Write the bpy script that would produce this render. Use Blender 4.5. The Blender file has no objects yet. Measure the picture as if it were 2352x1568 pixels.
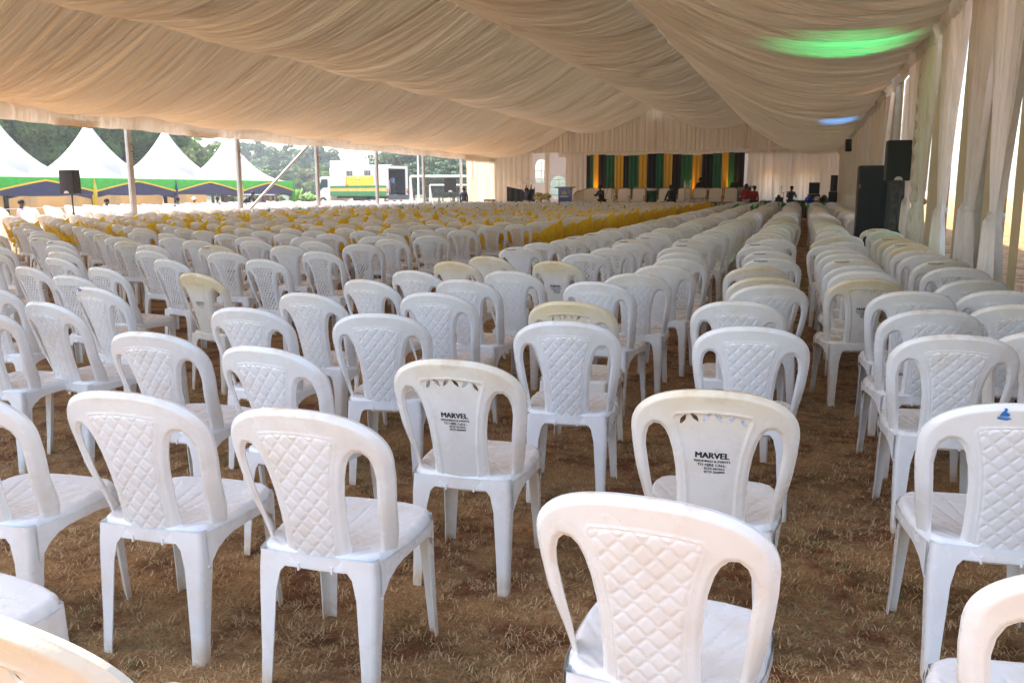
import bpy, math, random
import numpy as np
from mathutils import Vector, Matrix
random.seed(7); rng = np.random.default_rng(7)
PI = math.pi
C = bpy.context.scene.collection
SC = bpy.context.scene

# ------------------------------------------------------------------ camera, world, sun, exposure
CAM_H, PITCH, YAW, ROLL, FPX = 1.5, 0.17526, 0.33094, -0.003, 1958.5 / 2352
def cam_basis():
    f = Vector((-math.sin(YAW) * math.cos(PITCH), math.cos(YAW) * math.cos(PITCH), -math.sin(PITCH)))
    r = Vector((math.cos(YAW), math.sin(YAW), 0)); u = r.cross(f)
    return r * math.cos(ROLL) + u * math.sin(ROLL), u * math.cos(ROLL) - r * math.sin(ROLL), f
cd = bpy.data.cameras.new('camera'); cam = bpy.data.objects.new('camera', cd); C.objects.link(cam)
cr, cu, cf = cam_basis()
M = Matrix((cr, cu, -cf)).transposed().to_4x4(); M.translation = (0, 0, CAM_H); cam.matrix_world = M
cd.sensor_width = 36; cd.lens = FPX * 36; cd.clip_end = 3000; cd.clip_start = 0.05
SC.camera = cam

SUN_EL, SUN_AZ = 52, 275        # azimuth the light comes FROM, clockwise from +Y
world = bpy.data.worlds.new('World'); SC.world = world; world.use_nodes = True
wn = world.node_tree.nodes; wl = world.node_tree.links
sky = wn.new('ShaderNodeTexSky'); sky.sky_type = 'NISHITA'; sky.sun_disc = False
sky.sun_elevation = math.radians(SUN_EL); sky.sun_rotation = math.radians(SUN_AZ)
sky.dust_density = 2.0; sky.air_density = 1.1; sky.ozone_density = 1.4
wl.new(sky.outputs[0], wn['Background'].inputs[0]); wn['Background'].inputs[1].default_value = 0.15
sd = bpy.data.lights.new('sun', 'SUN'); sun = bpy.data.objects.new('sun', sd); C.objects.link(sun)
sd.energy = 4.6; sd.angle = math.radians(0.5); sd.color = (1, 0.94, 0.86)
az, el = math.radians(SUN_AZ), math.radians(SUN_EL)
sdir = Vector((math.sin(az) * math.cos(el), math.cos(az) * math.cos(el), math.sin(el)))
sun.rotation_euler = sdir.to_track_quat('Z', 'Y').to_euler(); sun.location = (-30, -10, 40)
SC.view_settings.view_transform = 'Standard'; SC.view_settings.look = 'None'
SC.view_settings.gamma = 1; SC.view_settings.exposure = 1.9; SC.view_settings.use_curve_mapping = False
HAZE = 0.0013
SC.render.engine = 'CYCLES'
SC.cycles.volume_bounces = 0
SC.cycles.max_bounces = 8; SC.cycles.diffuse_bounces = 6; SC.cycles.use_denoising = True
SC.cycles.sample_clamp_indirect = 6; SC.cycles.caustics_reflective = False; SC.cycles.caustics_refractive = False

# ------------------------------------------------------------------ materials
def mat(name, col, rough=0.6, metal=0.0, var=0.0, scale=5.0, bump=0.0, bscale=30.0, trans=0.0, emit=None, estr=0, coat=0, stretch=None, col2=None, spec=0.5):
    m = bpy.data.materials.new(name); m.use_nodes = True; nt = m.node_tree; n = nt.nodes; l = nt.links
    b = n['Principled BSDF']; b.inputs['Base Color'].default_value = (*col, 1); b.inputs['Roughness'].default_value = rough
    b.inputs['Metallic'].default_value = metal; b.inputs['Coat Weight'].default_value = coat
    b.inputs['Specular IOR Level'].default_value = spec
    tc = n.new('ShaderNodeTexCoord'); mp = n.new('ShaderNodeMapping'); l.new(tc.outputs['Object'], mp.inputs[0])
    if stretch: mp.inputs['Scale'].default_value = stretch
    colsock = None
    if var or col2:
        t = n.new('ShaderNodeTexNoise'); t.inputs['Scale'].default_value = scale; t.inputs['Detail'].default_value = 6
        l.new(mp.outputs[0], t.inputs['Vector'])
        mx = n.new('ShaderNodeMix'); mx.data_type = 'RGBA'
        c2 = col2 if col2 else tuple(c * (1 - var) for c in col)
        mx.inputs['A'].default_value = (*col, 1); mx.inputs['B'].default_value = (*c2, 1)
        rp = n.new('ShaderNodeMapRange'); rp.inputs['From Min'].default_value = 0.35; rp.inputs['From Max'].default_value = 0.65
        l.new(t.outputs[0], rp.inputs[0]); l.new(rp.outputs[0], mx.inputs['Factor']); l.new(mx.outputs['Result'], b.inputs['Base Color'])
        colsock = mx.outputs['Result']
    bs = None
    if bump:
        t2 = n.new('ShaderNodeTexNoise'); t2.inputs['Scale'].default_value = bscale; t2.inputs['Detail'].default_value = 4
        l.new(mp.outputs[0], t2.inputs['Vector'])
        bp = n.new('ShaderNodeBump'); bp.inputs['Strength'].default_value = bump; bp.inputs['Distance'].default_value = 0.02
        l.new(t2.outputs[0], bp.inputs['Height']); l.new(bp.outputs[0], b.inputs['Normal']); bs = bp
    if trans:
        tr = n.new('ShaderNodeBsdfTranslucent'); tr.inputs[0].default_value = (*col, 1)
        if colsock: l.new(colsock, tr.inputs[0])
        if bs: l.new(bs.outputs[0], tr.inputs['Normal'])
        ms = n.new('ShaderNodeMixShader'); ms.inputs[0].default_value = trans
        l.new(b.outputs[0], ms.inputs[1]); l.new(tr.outputs[0], ms.inputs[2]); l.new(ms.outputs[0], n['Material Output'].inputs[0])
    if emit:
        b.inputs['Emission Color'].default_value = (*emit, 1); b.inputs['Emission Strength'].default_value = estr
    return m

def plastic_mat():
    """white moulded plastic; object colour R = how yellowed, G = how dirty"""
    m = bpy.data.materials.new('moulded_plastic'); m.use_nodes = True; nt = m.node_tree; n = nt.nodes; l = nt.links
    b = n['Principled BSDF']; b.inputs['Roughness'].default_value = 0.27; b.inputs['Specular IOR Level'].default_value = 0.5
    oi = n.new('ShaderNodeObjectInfo'); sp = n.new('ShaderNodeSeparateColor'); l.new(oi.outputs['Color'], sp.inputs[0])
    tc = n.new('ShaderNodeTexCoord'); sx = n.new('ShaderNodeSeparateXYZ'); l.new(tc.outputs['Object'], sx.inputs[0])
    rv = n.new('ShaderNodeVectorMath'); rv.operation = 'ADD'
    cv = n.new('ShaderNodeCombineXYZ'); l.new(sp.outputs[2], cv.inputs[0]); l.new(sp.outputs[2], cv.inputs[1])
    sc_ = n.new('ShaderNodeVectorMath'); sc_.operation = 'SCALE'; sc_.inputs['Scale'].default_value = 40
    l.new(cv.outputs[0], sc_.inputs[0]); l.new(tc.outputs['Object'], rv.inputs[0]); l.new(sc_.outputs[0], rv.inputs[1])
    def noise(s, d=5, lo=0.4, hi=0.6):
        t = n.new('ShaderNodeTexNoise'); t.inputs['Scale'].default_value = s; t.inputs['Detail'].default_value = d
        l.new(rv.outputs[0], t.inputs['Vector']); r = n.new('ShaderNodeMapRange'); r.inputs[1].default_value = lo; r.inputs[2].default_value = hi
        l.new(t.outputs[0], r.inputs[0]); return r.outputs[0]
    def math_(op, a, b_=None, c_=None, clamp=False):
        k = n.new('ShaderNodeMath'); k.operation = op; k.use_clamp = clamp
        for i, v in enumerate((a, b_, c_)):
            if v is None: continue
            if isinstance(v, (int, float)): k.inputs[i].default_value = v
            else: l.new(v, k.inputs[i])
        return k.outputs[0]
    def rng_(src, lo, hi):
        r = n.new('ShaderNodeMapRange'); r.inputs[1].default_value = lo; r.inputs[2].default_value = hi; l.new(src, r.inputs[0]); return r.outputs[0]
    top = rng_(sx.outputs[2], 0.74, 0.90); foot = rng_(sx.outputs[2], 0.10, 0.0); rim = rng_(sx.outputs[2], 0.875, 0.91)
    # weathering: the top of the back yellows most
    cream = math_('MULTIPLY', sp.outputs[0], math_('ADD', 0.30, math_('MULTIPLY', top, math_('MULTIPLY_ADD', noise(6, 4, .3, .7), .5, .5))), clamp=True)
    mx = n.new('ShaderNodeMix'); mx.data_type = 'RGBA'; mx.inputs['A'].default_value = (0.80, 0.80, 0.79, 1); mx.inputs['B'].default_value = (0.74, 0.60, 0.36, 1)
    l.new(cream, mx.inputs['Factor'])
    dirt = math_('MULTIPLY', noise(9, 8, .48, .80), 0.34)
    dirt = math_('ADD', dirt, math_('MULTIPLY', foot, noise(20, 6, .25, .6)))
    dirt = math_('ADD', dirt, math_('MULTIPLY', math_('MULTIPLY', rim, noise(25, 6, .45, .65)), 0.7))
    dirt = math_('ADD', dirt, math_('MULTIPLY', noise(38, 3, .70, .78), 0.4))
    dirt = math_('MULTIPLY', dirt, sp.outputs[1], clamp=True)
    mx2 = n.new('ShaderNodeMix'); mx2.data_type = 'RGBA'; mx2.inputs['B'].default_value = (0.55, 0.36, 0.18, 1)
    l.new(mx.outputs['Result'], mx2.inputs['A']); l.new(dirt, mx2.inputs['Factor']); l.new(mx2.outputs['Result'], b.inputs['Base Color'])
    rr = math_('MULTIPLY_ADD', noise(14, 5, .3, .7), .16, .15); l.new(math_('ADD', rr, math_('MULTIPLY', dirt, .4)), b.inputs['Roughness'])
    bt = n.new('ShaderNodeTexNoise'); bt.inputs['Scale'].default_value = 260; l.new(tc.outputs['Object'], bt.inputs['Vector'])
    bp = n.new('ShaderNodeBump'); bp.inputs['Strength'].default_value = 0.06; bp.inputs['Distance'].default_value = 0.002
    l.new(bt.outputs[0], bp.inputs['Height']); l.new(bp.outputs[0], b.inputs['Normal'])
    return m

def ground_mat():
    m = bpy.data.materials.new('dry_ground'); m.use_nodes = True; nt = m.node_tree; n = nt.nodes; l = nt.links
    b = n['Principled BSDF']; b.inputs['Roughness'].default_value = 0.95; b.inputs['Specular IOR Level'].default_value = 0.15
    tc = n.new('ShaderNodeTexCoord')
    def noise(s, d=6, r=.6, w=None):
        t = n.new('ShaderNodeTexNoise'); t.inputs['Scale'].default_value = s; t.inputs['Detail'].default_value = d; t.inputs['Roughness'].default_value = r
        t.inputs['Distortion'].default_value = w or 0
        l.new(tc.outputs['Object'], t.inputs['Vector']); return t.outputs[0]
    def ramp(src, pts):
        r = n.new('ShaderNodeValToRGB'); l.new(src, r.inputs[0]); e = r.color_ramp.elements
        while len(e) < len(pts): e.new(0.5)
        for i, (p, c) in enumerate(pts): e[i].position = p; e[i].color = (*c, 1)
        return r.outputs[0]
    fine = ramp(noise(55, 8, .75, 1.5), [(0.30, (0.17, 0.068, 0.026)), (0.42, (0.42, 0.205, 0.082)), (0.54, (0.60, 0.35, 0.15)), (0.68, (0.72, 0.51, 0.26))])
    soil = ramp(noise(22, 8, .7), [(0.3, (0.13, 0.046, 0.02)), (0.7, (0.36, 0.14, 0.055))])
    mx = n.new('ShaderNodeMix'); mx.data_type = 'RGBA'
    l.new(ramp(noise(3.2, 5, .65), [(0.40, (.95, .95, .95)), (0.54, (0, 0, 0))]), mx.inputs['Factor']); l.new(fine, mx.inputs['A']); l.new(soil, mx.inputs['B'])
    gm = n.new('ShaderNodeMix'); gm.data_type = 'RGBA'; gm.inputs['B'].default_value = (0.07, 0.085, 0.025, 1)
    l.new(ramp(noise(1.7, 6, .7), [(0.50, (0, 0, 0)), (0.64, (.6, .6, .6))]), gm.inputs['Factor']); l.new(mx.outputs['Result'], gm.inputs['A'])
    # beyond the tents the ground is pale dry earth
    sx = n.new('ShaderNodeSeparateXYZ'); l.new(tc.outputs['Object'], sx.inputs[0])
    far = n.new('ShaderNodeMapRange'); far.inputs[1].default_value = -22; far.inputs[2].default_value = -30; l.new(sx.outputs[0], far.inputs[0])
    fm = n.new('ShaderNodeMix'); fm.data_type = 'RGBA'; l.new(ramp(noise(.6, 6), [(.35, (.27, .17, .09)), (.65, (.38, .25, .14))]), fm.inputs['B'])
    l.new(far.outputs[0], fm.inputs['Factor']); l.new(gm.outputs['Result'], fm.inputs['A']); l.new(fm.outputs['Result'], b.inputs['Base Color'])
    bp = n.new('ShaderNodeBump'); bp.inputs['Strength'].default_value = 0.9; bp.inputs['Distance'].default_value = 0.03
    l.new(noise(70, 8, .8, 1), bp.inputs['Height']); l.new(bp.outputs[0], b.inputs['Normal'])
    return m

def liner_mat(name, col, trans, pleat_axis=None):
    """thin draped cloth with fine gathers"""
    m = bpy.data.materials.new(name); m.use_nodes = True; nt = m.node_tree; n = nt.nodes; l = nt.links
    b = n['Principled BSDF']; b.inputs['Roughness'].default_value = 0.62; b.inputs['Base Color'].default_value = (*col, 1)
    b.inputs['Sheen Weight'].default_value = 0.15
    tc = n.new('ShaderNodeTexCoord'); mp = n.new('ShaderNodeMapping'); l.new(tc.outputs['Object'], mp.inputs[0])
    mp.inputs['Scale'].default_value = pleat_axis
    t = n.new('ShaderNodeTexNoise'); t.inputs['Scale'].default_value = 1; t.inputs['Detail'].default_value = 6; t.inputs['Roughness'].default_value = .7
    l.new(mp.outputs[0], t.inputs['Vector'])
    bp = n.new('ShaderNodeBump'); bp.inputs['Strength'].default_value = 1.0; bp.inputs['Distance'].default_value = 0.05 if pleat_axis[2] > .06 else .15
    l.new(t.outputs[0], bp.inputs['Height']); l.new(bp.outputs[0], b.inputs['Normal'])
    tr = n.new('ShaderNodeBsdfTranslucent'); tr.inputs[0].default_value = (col[0], col[1] * .93, col[2] * .8, 1); l.new(bp.outputs[0], tr.inputs['Normal'])
    ms = n.new('ShaderNodeMixShader'); ms.inputs[0].default_value = trans
    # translucency varies with the pleat noise, painting in the folds' dark crease shadows
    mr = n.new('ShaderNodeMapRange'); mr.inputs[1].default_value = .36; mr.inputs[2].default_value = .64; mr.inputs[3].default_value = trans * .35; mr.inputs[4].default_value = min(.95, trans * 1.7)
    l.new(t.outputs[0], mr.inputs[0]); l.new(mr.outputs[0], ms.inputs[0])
    l.new(b.outputs[0], ms.inputs[1]); l.new(tr.outputs[0], ms.inputs[2]); l.new(ms.outputs[0], n['Material Output'].inputs[0])
    return m

PL = plastic_mat()
GROUND = ground_mat()
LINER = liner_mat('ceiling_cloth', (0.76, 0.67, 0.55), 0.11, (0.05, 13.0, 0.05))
GABLE = liner_mat('gable_cloth', (0.80, 0.75, 0.66), 0.16, (11.0, .3, 0.10))
CURT = liner_mat('curtain_cloth', (0.82, 0.78, 0.72), 0.30, (2.0, 10.0, .25))
SHEER = liner_mat('sheer_drape', (0.84, 0.81, 0.76), 0.72, (10.0, 1.0, .2))
def clear_mat():
    m = bpy.data.materials.new('clear_window_pvc'); m.use_nodes = True; n = m.node_tree.nodes; l = m.node_tree.links; b = n['Principled BSDF']; b.inputs['Base Color'].default_value = (.85, .88, .9, 1); b.inputs['Roughness'].default_value = .25
    t = n.new('ShaderNodeBsdfTransparent'); t.inputs[0].default_value = (.92, .94, .95, 1); ms = n.new('ShaderNodeMixShader'); ms.inputs[0].default_value = .88; l.new(b.outputs[0], ms.inputs[1]); l.new(t.outputs[0], ms.inputs[2]); l.new(ms.outputs[0], n['Material Output'].inputs[0]); return m
MT = {
 'ink': mat('black_print', (0.015, 0.015, 0.02), .5), 'blue_ink': mat('blue_print', (0.03, 0.22, 0.62), .5, var=.4, scale=60),
 'sticker': mat('sticker_blue', (0.05, 0.15, 0.4), .4), 'sticker_white': mat('sticker_pale', (0.45, 0.55, 0.65), .4),
 'straw': mat('dry_straw', (0.62, 0.43, 0.2), .8, var=.3),
 'pvc': mat('white_pvc', (0.84, 0.84, 0.84), .35, var=.05, scale=1.5, trans=.45, bump=.3, bscale=2),
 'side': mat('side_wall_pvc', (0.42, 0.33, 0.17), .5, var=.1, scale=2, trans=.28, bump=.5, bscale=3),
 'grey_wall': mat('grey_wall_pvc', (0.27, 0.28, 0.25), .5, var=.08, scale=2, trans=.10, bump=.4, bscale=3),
 'clear': clear_mat(),
 'alu': mat('aluminium_post', (0.56, 0.57, 0.56), .42, metal=.55, var=.15, scale=4), 'darksteel': mat('dark_steel', (0.05, 0.05, 0.05), .5, metal=.6),
 'steel': mat('galvanised_steel', (0.5, 0.5, 0.5), .3, metal=.9),
 'black': mat('speaker_black', (0.012, 0.012, 0.013), .5, var=.3, scale=30, bump=.3, bscale=200),
 'grille': mat('speaker_grille', (0.02, 0.02, 0.021), .42, metal=.3, bump=.5, bscale=400),
 'case': mat('scuffed_case', (0.04, 0.042, 0.05), .4, col2=(0.12, .12, .13), scale=12),
 'chrome': mat('chrome', (0.75, .75, .75), .15, metal=1), 'silver': mat('silver_badge', (0.6, .62, .62), .35),
 'green': mat('green_satin', (0.06, 0.50, 0.05), .5, var=.25, scale=3, bump=.4, bscale=8, stretch=(1, 1, 5), trans=.1), 'yellow': mat('yellow_satin', (0.78, 0.55, 0.03), .5, var=.12, scale=3),
 'navy': mat('navy_satin', (0.035, 0.04, 0.12), .55, var=.3, scale=3, bump=.4, bscale=8, stretch=(1, 1, 5)),
 'tan': mat('tan_tent_wall', (0.52, 0.34, 0.15), .6, var=.12, scale=1.2, bump=.4, bscale=2, trans=.12),
 'sash': mat('yellow_organza', (0.95, 0.76, 0.03), .45, col2=(0.95, .58, .015), scale=5, trans=.45, bump=.6, bscale=25, stretch=(3, 3, 1)),
 'cover': mat('white_chair_cover', (0.80, 0.79, 0.84), .6, var=.05, scale=4, trans=.1, bump=.4, bscale=12, stretch=(2, 2, .4)),
 'gsash': mat('green_sash', (0.05, 0.42, 0.10), .5, trans=.2), 
 'd_green': mat('stage_green', (0.012, 0.15, 0.065), .6), 'd_yellow': mat('stage_yellow', (0.80, 0.50, 0.035), .55), 'd_black': mat('stage_black', (0.008, 0.008, 0.009), .7),
 'red': mat('red_carpet', (0.22, 0.02, 0.015), .9, var=.3, scale=10), 'maroon': mat('maroon_cloth', (0.09, 0.012, 0.012), .7, var=.2),
 'upholstery': mat('cream_upholstery', (0.80, 0.74, 0.64), .6, var=.08, scale=8), 'giltwood': mat('gilt_wood', (0.33, 0.2, 0.1), .45, var=.2),
 'lectern_blue': mat('lectern_blue', (0.02, 0.08, 0.42), .15, var=.4, scale=3, coat=.5), 'lectern_dark': mat('lectern_dark', (0.02, 0.03, 0.03), .15, coat=.5),
 'glass': mat('tinted_glass', (0.02, 0.05, 0.06), .08), 'emblem': mat('crest_yellow', (0.6, 0.62, 0.12), .5), 'white': mat('white_paint', (0.8, 0.8, 0.8), .35, var=.04),
 'truck_green': mat('truck_green', (0.03, 0.22, 0.08), .4, var=.15), 'truck_yellow': mat('truck_yellow', (0.68, 0.45, 0.12), .4, var=.15), 'banner': mat('banner_yellow', (0.78, 0.74, 0.05), .5, var=.05),
 'rubber': mat('rubber', (0.02, 0.02, 0.02), .8), 'dark': mat('dark_interior', (0.02, 0.02, 0.022), .8), 'tail': mat('tail_lamp_red', (0.5, 0.03, 0.01), .3), 'amber': mat('amber_lamp', (0.7, .3, .03), .3),
 'bumper': mat('grey_tail_lift', (0.1, .11, .12), .6), 'skin': mat('dark_skin', (0.055, 0.028, 0.018), .5), 'hair': mat('black_hair', (0.008, 0.007, 0.006), .85, bump=.8, bscale=60),
 'suit': mat('black_suit', (0.012, 0.012, 0.016), .8, var=.3, scale=8), 'navy_suit': mat('navy_suit', (0.02, 0.028, 0.06), .8), 'shirt_blue': mat('blue_patterned_shirt', (0.45, 0.52, 0.75), .7, col2=(0.04, 0.08, 0.4), scale=14),
 'shirt_red': mat('red_polo', (0.42, 0.02, 0.012), .75, var=.2), 'shirt_pink': mat('pale_pink_jacket', (0.72, 0.52, 0.6), .7, var=.1), 'shirt_orange': mat('orange_dress', (0.8, 0.2, 0.03), .7), 'shirt_grey': mat('grey_jacket', (0.12, 0.13, 0.17), .75),
 'jeans': mat('dark_trousers', (0.025, 0.025, 0.035), .8), 'khaki': mat('pale_trousers', (0.4, 0.37, 0.33), .8), 'white_cloth': mat('white_cloth', (0.75, .73, .72), .7),
 'leaf_dark': mat('leaf_dark', (0.075, 0.17, 0.022), .6, var=.4, scale=.8, trans=.25), 'leaf_mid': mat('leaf_mid', (0.15, 0.28, 0.035), .6, var=.4, scale=.8, trans=.3), 'leaf_light': mat('leaf_light', (0.20, 0.24, 0.08), .6, var=.3, scale=.8, trans=.3),
 'euc_dark': mat('eucalyptus_leaf_dark', (0.065, 0.135, 0.05), .6, var=.4, scale=.6, trans=.2), 'euc_mid': mat('eucalyptus_leaf', (0.11, 0.20, 0.075), .6, var=.4, scale=.6, trans=.2), 'leaf_rust': mat('rusty_leaf', (0.18, 0.12, 0.05), .7, var=.4, scale=.8, trans=.3),
 'banana': mat('banana_leaf', (0.16, 0.34, 0.04), .5, var=.2, trans=.3), 'bark': mat('bark', (0.10, 0.07, 0.05), .9, var=.4, scale=6), 'palebark': mat('pale_bark', (0.28, 0.24, 0.2), .85, var=.3, scale=4),
 'hill': mat('far_woodland', (0.06, 0.10, 0.045), .9, var=.5, scale=.12), 'wood': mat('rough_timber', (0.28, 0.17, 0.09), .85, var=.4, scale=8), 'hedge': mat('hedge_leaf', (0.08, 0.14, 0.03), .7, var=.4, scale=3, trans=.2),
 'flower_y': mat('yellow_flowers', (0.7, 0.5, 0.04), .7, var=.3, scale=20), 'flower_w': mat('white_flowers', (0.75, 0.72, 0.6), .7), 'pot': mat('white_pot', (0.7, .66, .62), .4),
 'blade_a': mat('straw_pale', (0.66, 0.46, 0.23), .8), 'blade_b': mat('straw_brown', (0.52, 0.31, 0.13), .8), 'blade_c': mat('straw_rust', (0.38, 0.16, 0.06), .85), 'blade_g': mat('grass_green', (0.13, 0.19, 0.05), .75),
 'foil_blue': mat('blue_balloon_foil', (0.02, 0.06, 0.6), .12, metal=.4), 'foil_silver': mat('silver_balloon_foil', (0.55, .57, .62), .12, metal=.8),
 'led_g': mat('green_led_lens', (0.02, .4, .1), .3, emit=(0.02, 1, .3), estr=6), 'led_b': mat('blue_led_lens', (0.02, .1, .5), .3, emit=(0.03, .3, 1), estr=6), 'led_w': mat('warm_led_lens', (0.5, .3, .1), .3, emit=(1, .5, .08), estr=6),
 'truss': mat('stage_truss_metal', (0.45, .38, .3), .35, metal=.8), 'yg': mat('bunting_yellow', (0.75, .55, .03), .6),
}

# ------------------------------------------------------------------ mesh helpers
class MB:
    def __init__(s): s.v = []; s.f = []; s.m = []
    def add(s, vs, fs, mi=0):
        o = len(s.v); s.v += [tuple(v) for v in vs]
        for f in fs: s.f.append(tuple(i + o for i in f)); s.m.append(mi)
        return s
    def box(s, c, d, mi=0, rz=0, rx=0, ry=0, taper=1.0):
        R = Matrix.Rotation(rz, 3, 'Z') @ Matrix.Rotation(ry, 3, 'Y') @ Matrix.Rotation(rx, 3, 'X'); c = Vector(c); vs = []
        for z in (-1, 1):
            k = taper if z > 0 else 1
            for x, y in ((-1, -1), (1, -1), (1, 1), (-1, 1)): vs.append(c + R @ Vector((x * d[0] / 2 * k, y * d[1] / 2 * k, z * d[2] / 2)))
        return s.add(vs, [(3, 2, 1, 0), (4, 5, 6, 7), (0, 1, 5, 4), (1, 2, 6, 5), (2, 3, 7, 6), (3, 0, 4, 7)], mi)
    def tube(s, pts, r, seg=8, mi=0, cap=True):
        pts = [Vector(p) for p in pts]; rs = r if isinstance(r, (list, tuple)) else [r] * len(pts); vs = []; fs = []
        for i, p in enumerate(pts):
            d = (pts[min(i + 1, len(pts) - 1)] - pts[max(i - 1, 0)]).normalized()
            a = d.cross(Vector((0, 0, 1)) if abs(d.z) < .95 else Vector((1, 0, 0))).normalized(); b = d.cross(a)
            for k in range(seg): t = 2 * PI * k / seg; vs.append(p + (a * math.cos(t) + b * math.sin(t)) * rs[i])
        for i in range(len(pts) - 1):
            for k in range(seg): fs.append((i * seg + k, (i + 1) * seg + k, (i + 1) * seg + (k + 1) % seg, i * seg + (k + 1) % seg))
        if cap: fs += [tuple(range(seg)), tuple(range((len(pts) - 1) * seg, len(pts) * seg))[::-1]]
        return s.add(vs, fs, mi)
    def lathe(s, prof, c=(0, 0, 0), seg=16, mi=0):
        vs = []; fs = []; n = len(prof)
        for k in range(seg):
            t = 2 * PI * k / seg
            for r, z in prof: vs.append((c[0] + r * math.cos(t), c[1] + r * math.sin(t), c[2] + z))
        for k in range(seg):
            for i in range(n - 1): fs.append((k * n + i, ((k + 1) % seg) * n + i, ((k + 1) % seg) * n + i + 1, k * n + i + 1))
        return s.add(vs, fs, mi)
    def grid(s, fn, nu, nv, mi=0):
        vs = [fn(i / nu, j / nv) for j in range(nv + 1) for i in range(nu + 1)]
        return s.add(vs, [(j * (nu + 1) + i, j * (nu + 1) + i + 1, (j + 1) * (nu + 1) + i + 1, (j + 1) * (nu + 1) + i) for j in range(nv) for i in range(nu)], mi)
    def ball(s, c, r, mi=0, seg=10, rings=7):
        r = r if isinstance(r, tuple) else (r, r, r)
        return s.grid(lambda a, b: (c[0] + r[0] * math.cos(2 * PI * a) * math.sin(PI * b), c[1] + r[1] * math.sin(2 * PI * a) * math.sin(PI * b), c[2] + r[2] * math.cos(PI * b)), seg, rings, mi)
    def data(s, name, mats, smooth=False):
        me = bpy.data.meshes.new(name); me.from_pydata(s.v, [], s.f)
        for m in mats: me.materials.append(m)
        me.polygons.foreach_set('material_index', s.m)
        if smooth is True: me.polygons.foreach_set('use_smooth', [True] * len(s.f))
        me.update()
        if smooth == 'auto':
            me.polygons.foreach_set('use_smooth', [True] * len(s.f)); me.set_sharp_from_angle(angle=math.radians(38))
        return me
    def obj(s, name, mats, parent=None, loc=None, smooth=False, rz=None):
        if not isinstance(mats, (list, tuple)): mats = [mats]
        return mkobj(name, s.data(name, mats, smooth), parent, loc, rz)
def mkobj(name, me, parent=None, loc=None, rz=None):
    o = bpy.data.objects.new(name, me); C.objects.link(o)
    if parent: o.parent = parent
    if loc is not None: o.location = loc
    if rz is not None: o.rotation_euler.z = rz
    return o
def tag(o, label=None, cat=None, group=None, kind=None):
    if label: o['label'] = label
    if cat: o['category'] = cat
    if group: o['group'] = group
    if kind: o['kind'] = kind
    return o
def thing(name, label, cat, loc=(0, 0, 0), rz=0, group=None):
    o = bpy.data.objects.new(name, None); C.objects.link(o); o.location = loc; o.rotation_euler = (0, 0, rz); o.empty_display_size = .1
    return tag(o, label, cat, group)
def text_arr(body, size, bold=0.0, align='CENTER'):
    """text as flat polygons: vertex list (x,y) and faces"""
    c = bpy.data.curves.new('t', 'FONT'); c.body = body; c.size = size; c.align_x = align; c.offset = bold; c.resolution_u = 2
    o = bpy.data.objects.new('t', c); C.objects.link(o); bpy.context.view_layer.update()
    me = bpy.data.meshes.new_from_object(o.evaluated_get(bpy.context.evaluated_depsgraph_get()))
    vs = [tuple(v.co[:2]) for v in me.vertices]; fs = [tuple(p.vertices) for p in me.polygons]
    bpy.data.objects.remove(o); bpy.data.meshes.remove(me); bpy.data.curves.remove(c)
    return vs, fs

# ------------------------------------------------------------------ the plastic chairs
def sdf_poly(P, poly):
    poly = np.asarray(poly, float); A = poly; B = np.roll(poly, -1, 0); d2 = np.full(len(P), 1e9); ins = np.zeros(len(P), bool)
    for a, b in zip(A, B):
        e = b - a; w = P - a; t = np.clip((w @ e) / (e @ e + 1e-12), 0, 1); q = w - t[:, None] * e
        d2 = np.minimum(d2, (q ** 2).sum(1))
        c = (a[1] > P[:, 1]) != (b[1] > P[:, 1])
        with np.errstate(divide='ignore', invalid='ignore'): xi = (b[0] - a[0]) * (P[:, 1] - a[1]) / (b[1] - a[1]) + a[0]
        ins ^= c & (P[:, 0] < xi)
    return np.where(ins, -1, 1) * np.sqrt(d2)
def march(field, u0, u1, v0, v1, step):
    nu = int(round((u1 - u0) / step)); nv = int(round((v1 - v0) / step)); us = np.linspace(u0, u1, nu + 1); vs = np.linspace(v0, v1, nv + 1)
    U, V = np.meshgrid(us, vs); P = np.stack([U.ravel(), V.ravel()], 1); F = field(P).reshape(nv + 1, nu + 1)
    ids = {}; pts = []; faces = []
    def corner(i, j):
        k = (i, j)
        if k not in ids: ids[k] = len(pts); pts.append((us[i], vs[j]))
        return ids[k]
    def cut(i0, j0, i1, j1):
        a, b = ((i0, j0), (i1, j1)) if (i0, j0) < (i1, j1) else ((i1, j1), (i0, j0)); k = (a, b)
        if k not in ids:
            fa, fb = F[a[1], a[0]], F[b[1], b[0]]; t = min(max(fa / (fa - fb), .03), .97)
            ids[k] = len(pts); pts.append((us[a[0]] + (us[b[0]] - us[a[0]]) * t, vs[a[1]] + (vs[b[1]] - vs[a[1]]) * t))
        return ids[k]
    for j in range(nv):
        for i in range(nu):
            cs = ((i, j), (i + 1, j), (i + 1, j + 1), (i, j + 1)); ins = [F[c[1], c[0]] < 0 for c in cs]
            if not any(ins): continue
            poly = []
            for k in range(4):
                a, b = cs[k], cs[(k + 1) % 4]
                if ins[k]: poly.append(corner(*a))
                if ins[k] != ins[(k + 1) % 4]: poly.append(cut(*a, *b))
            if len(poly) >= 3: faces.append(tuple(poly))
    return np.array(pts), faces
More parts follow.
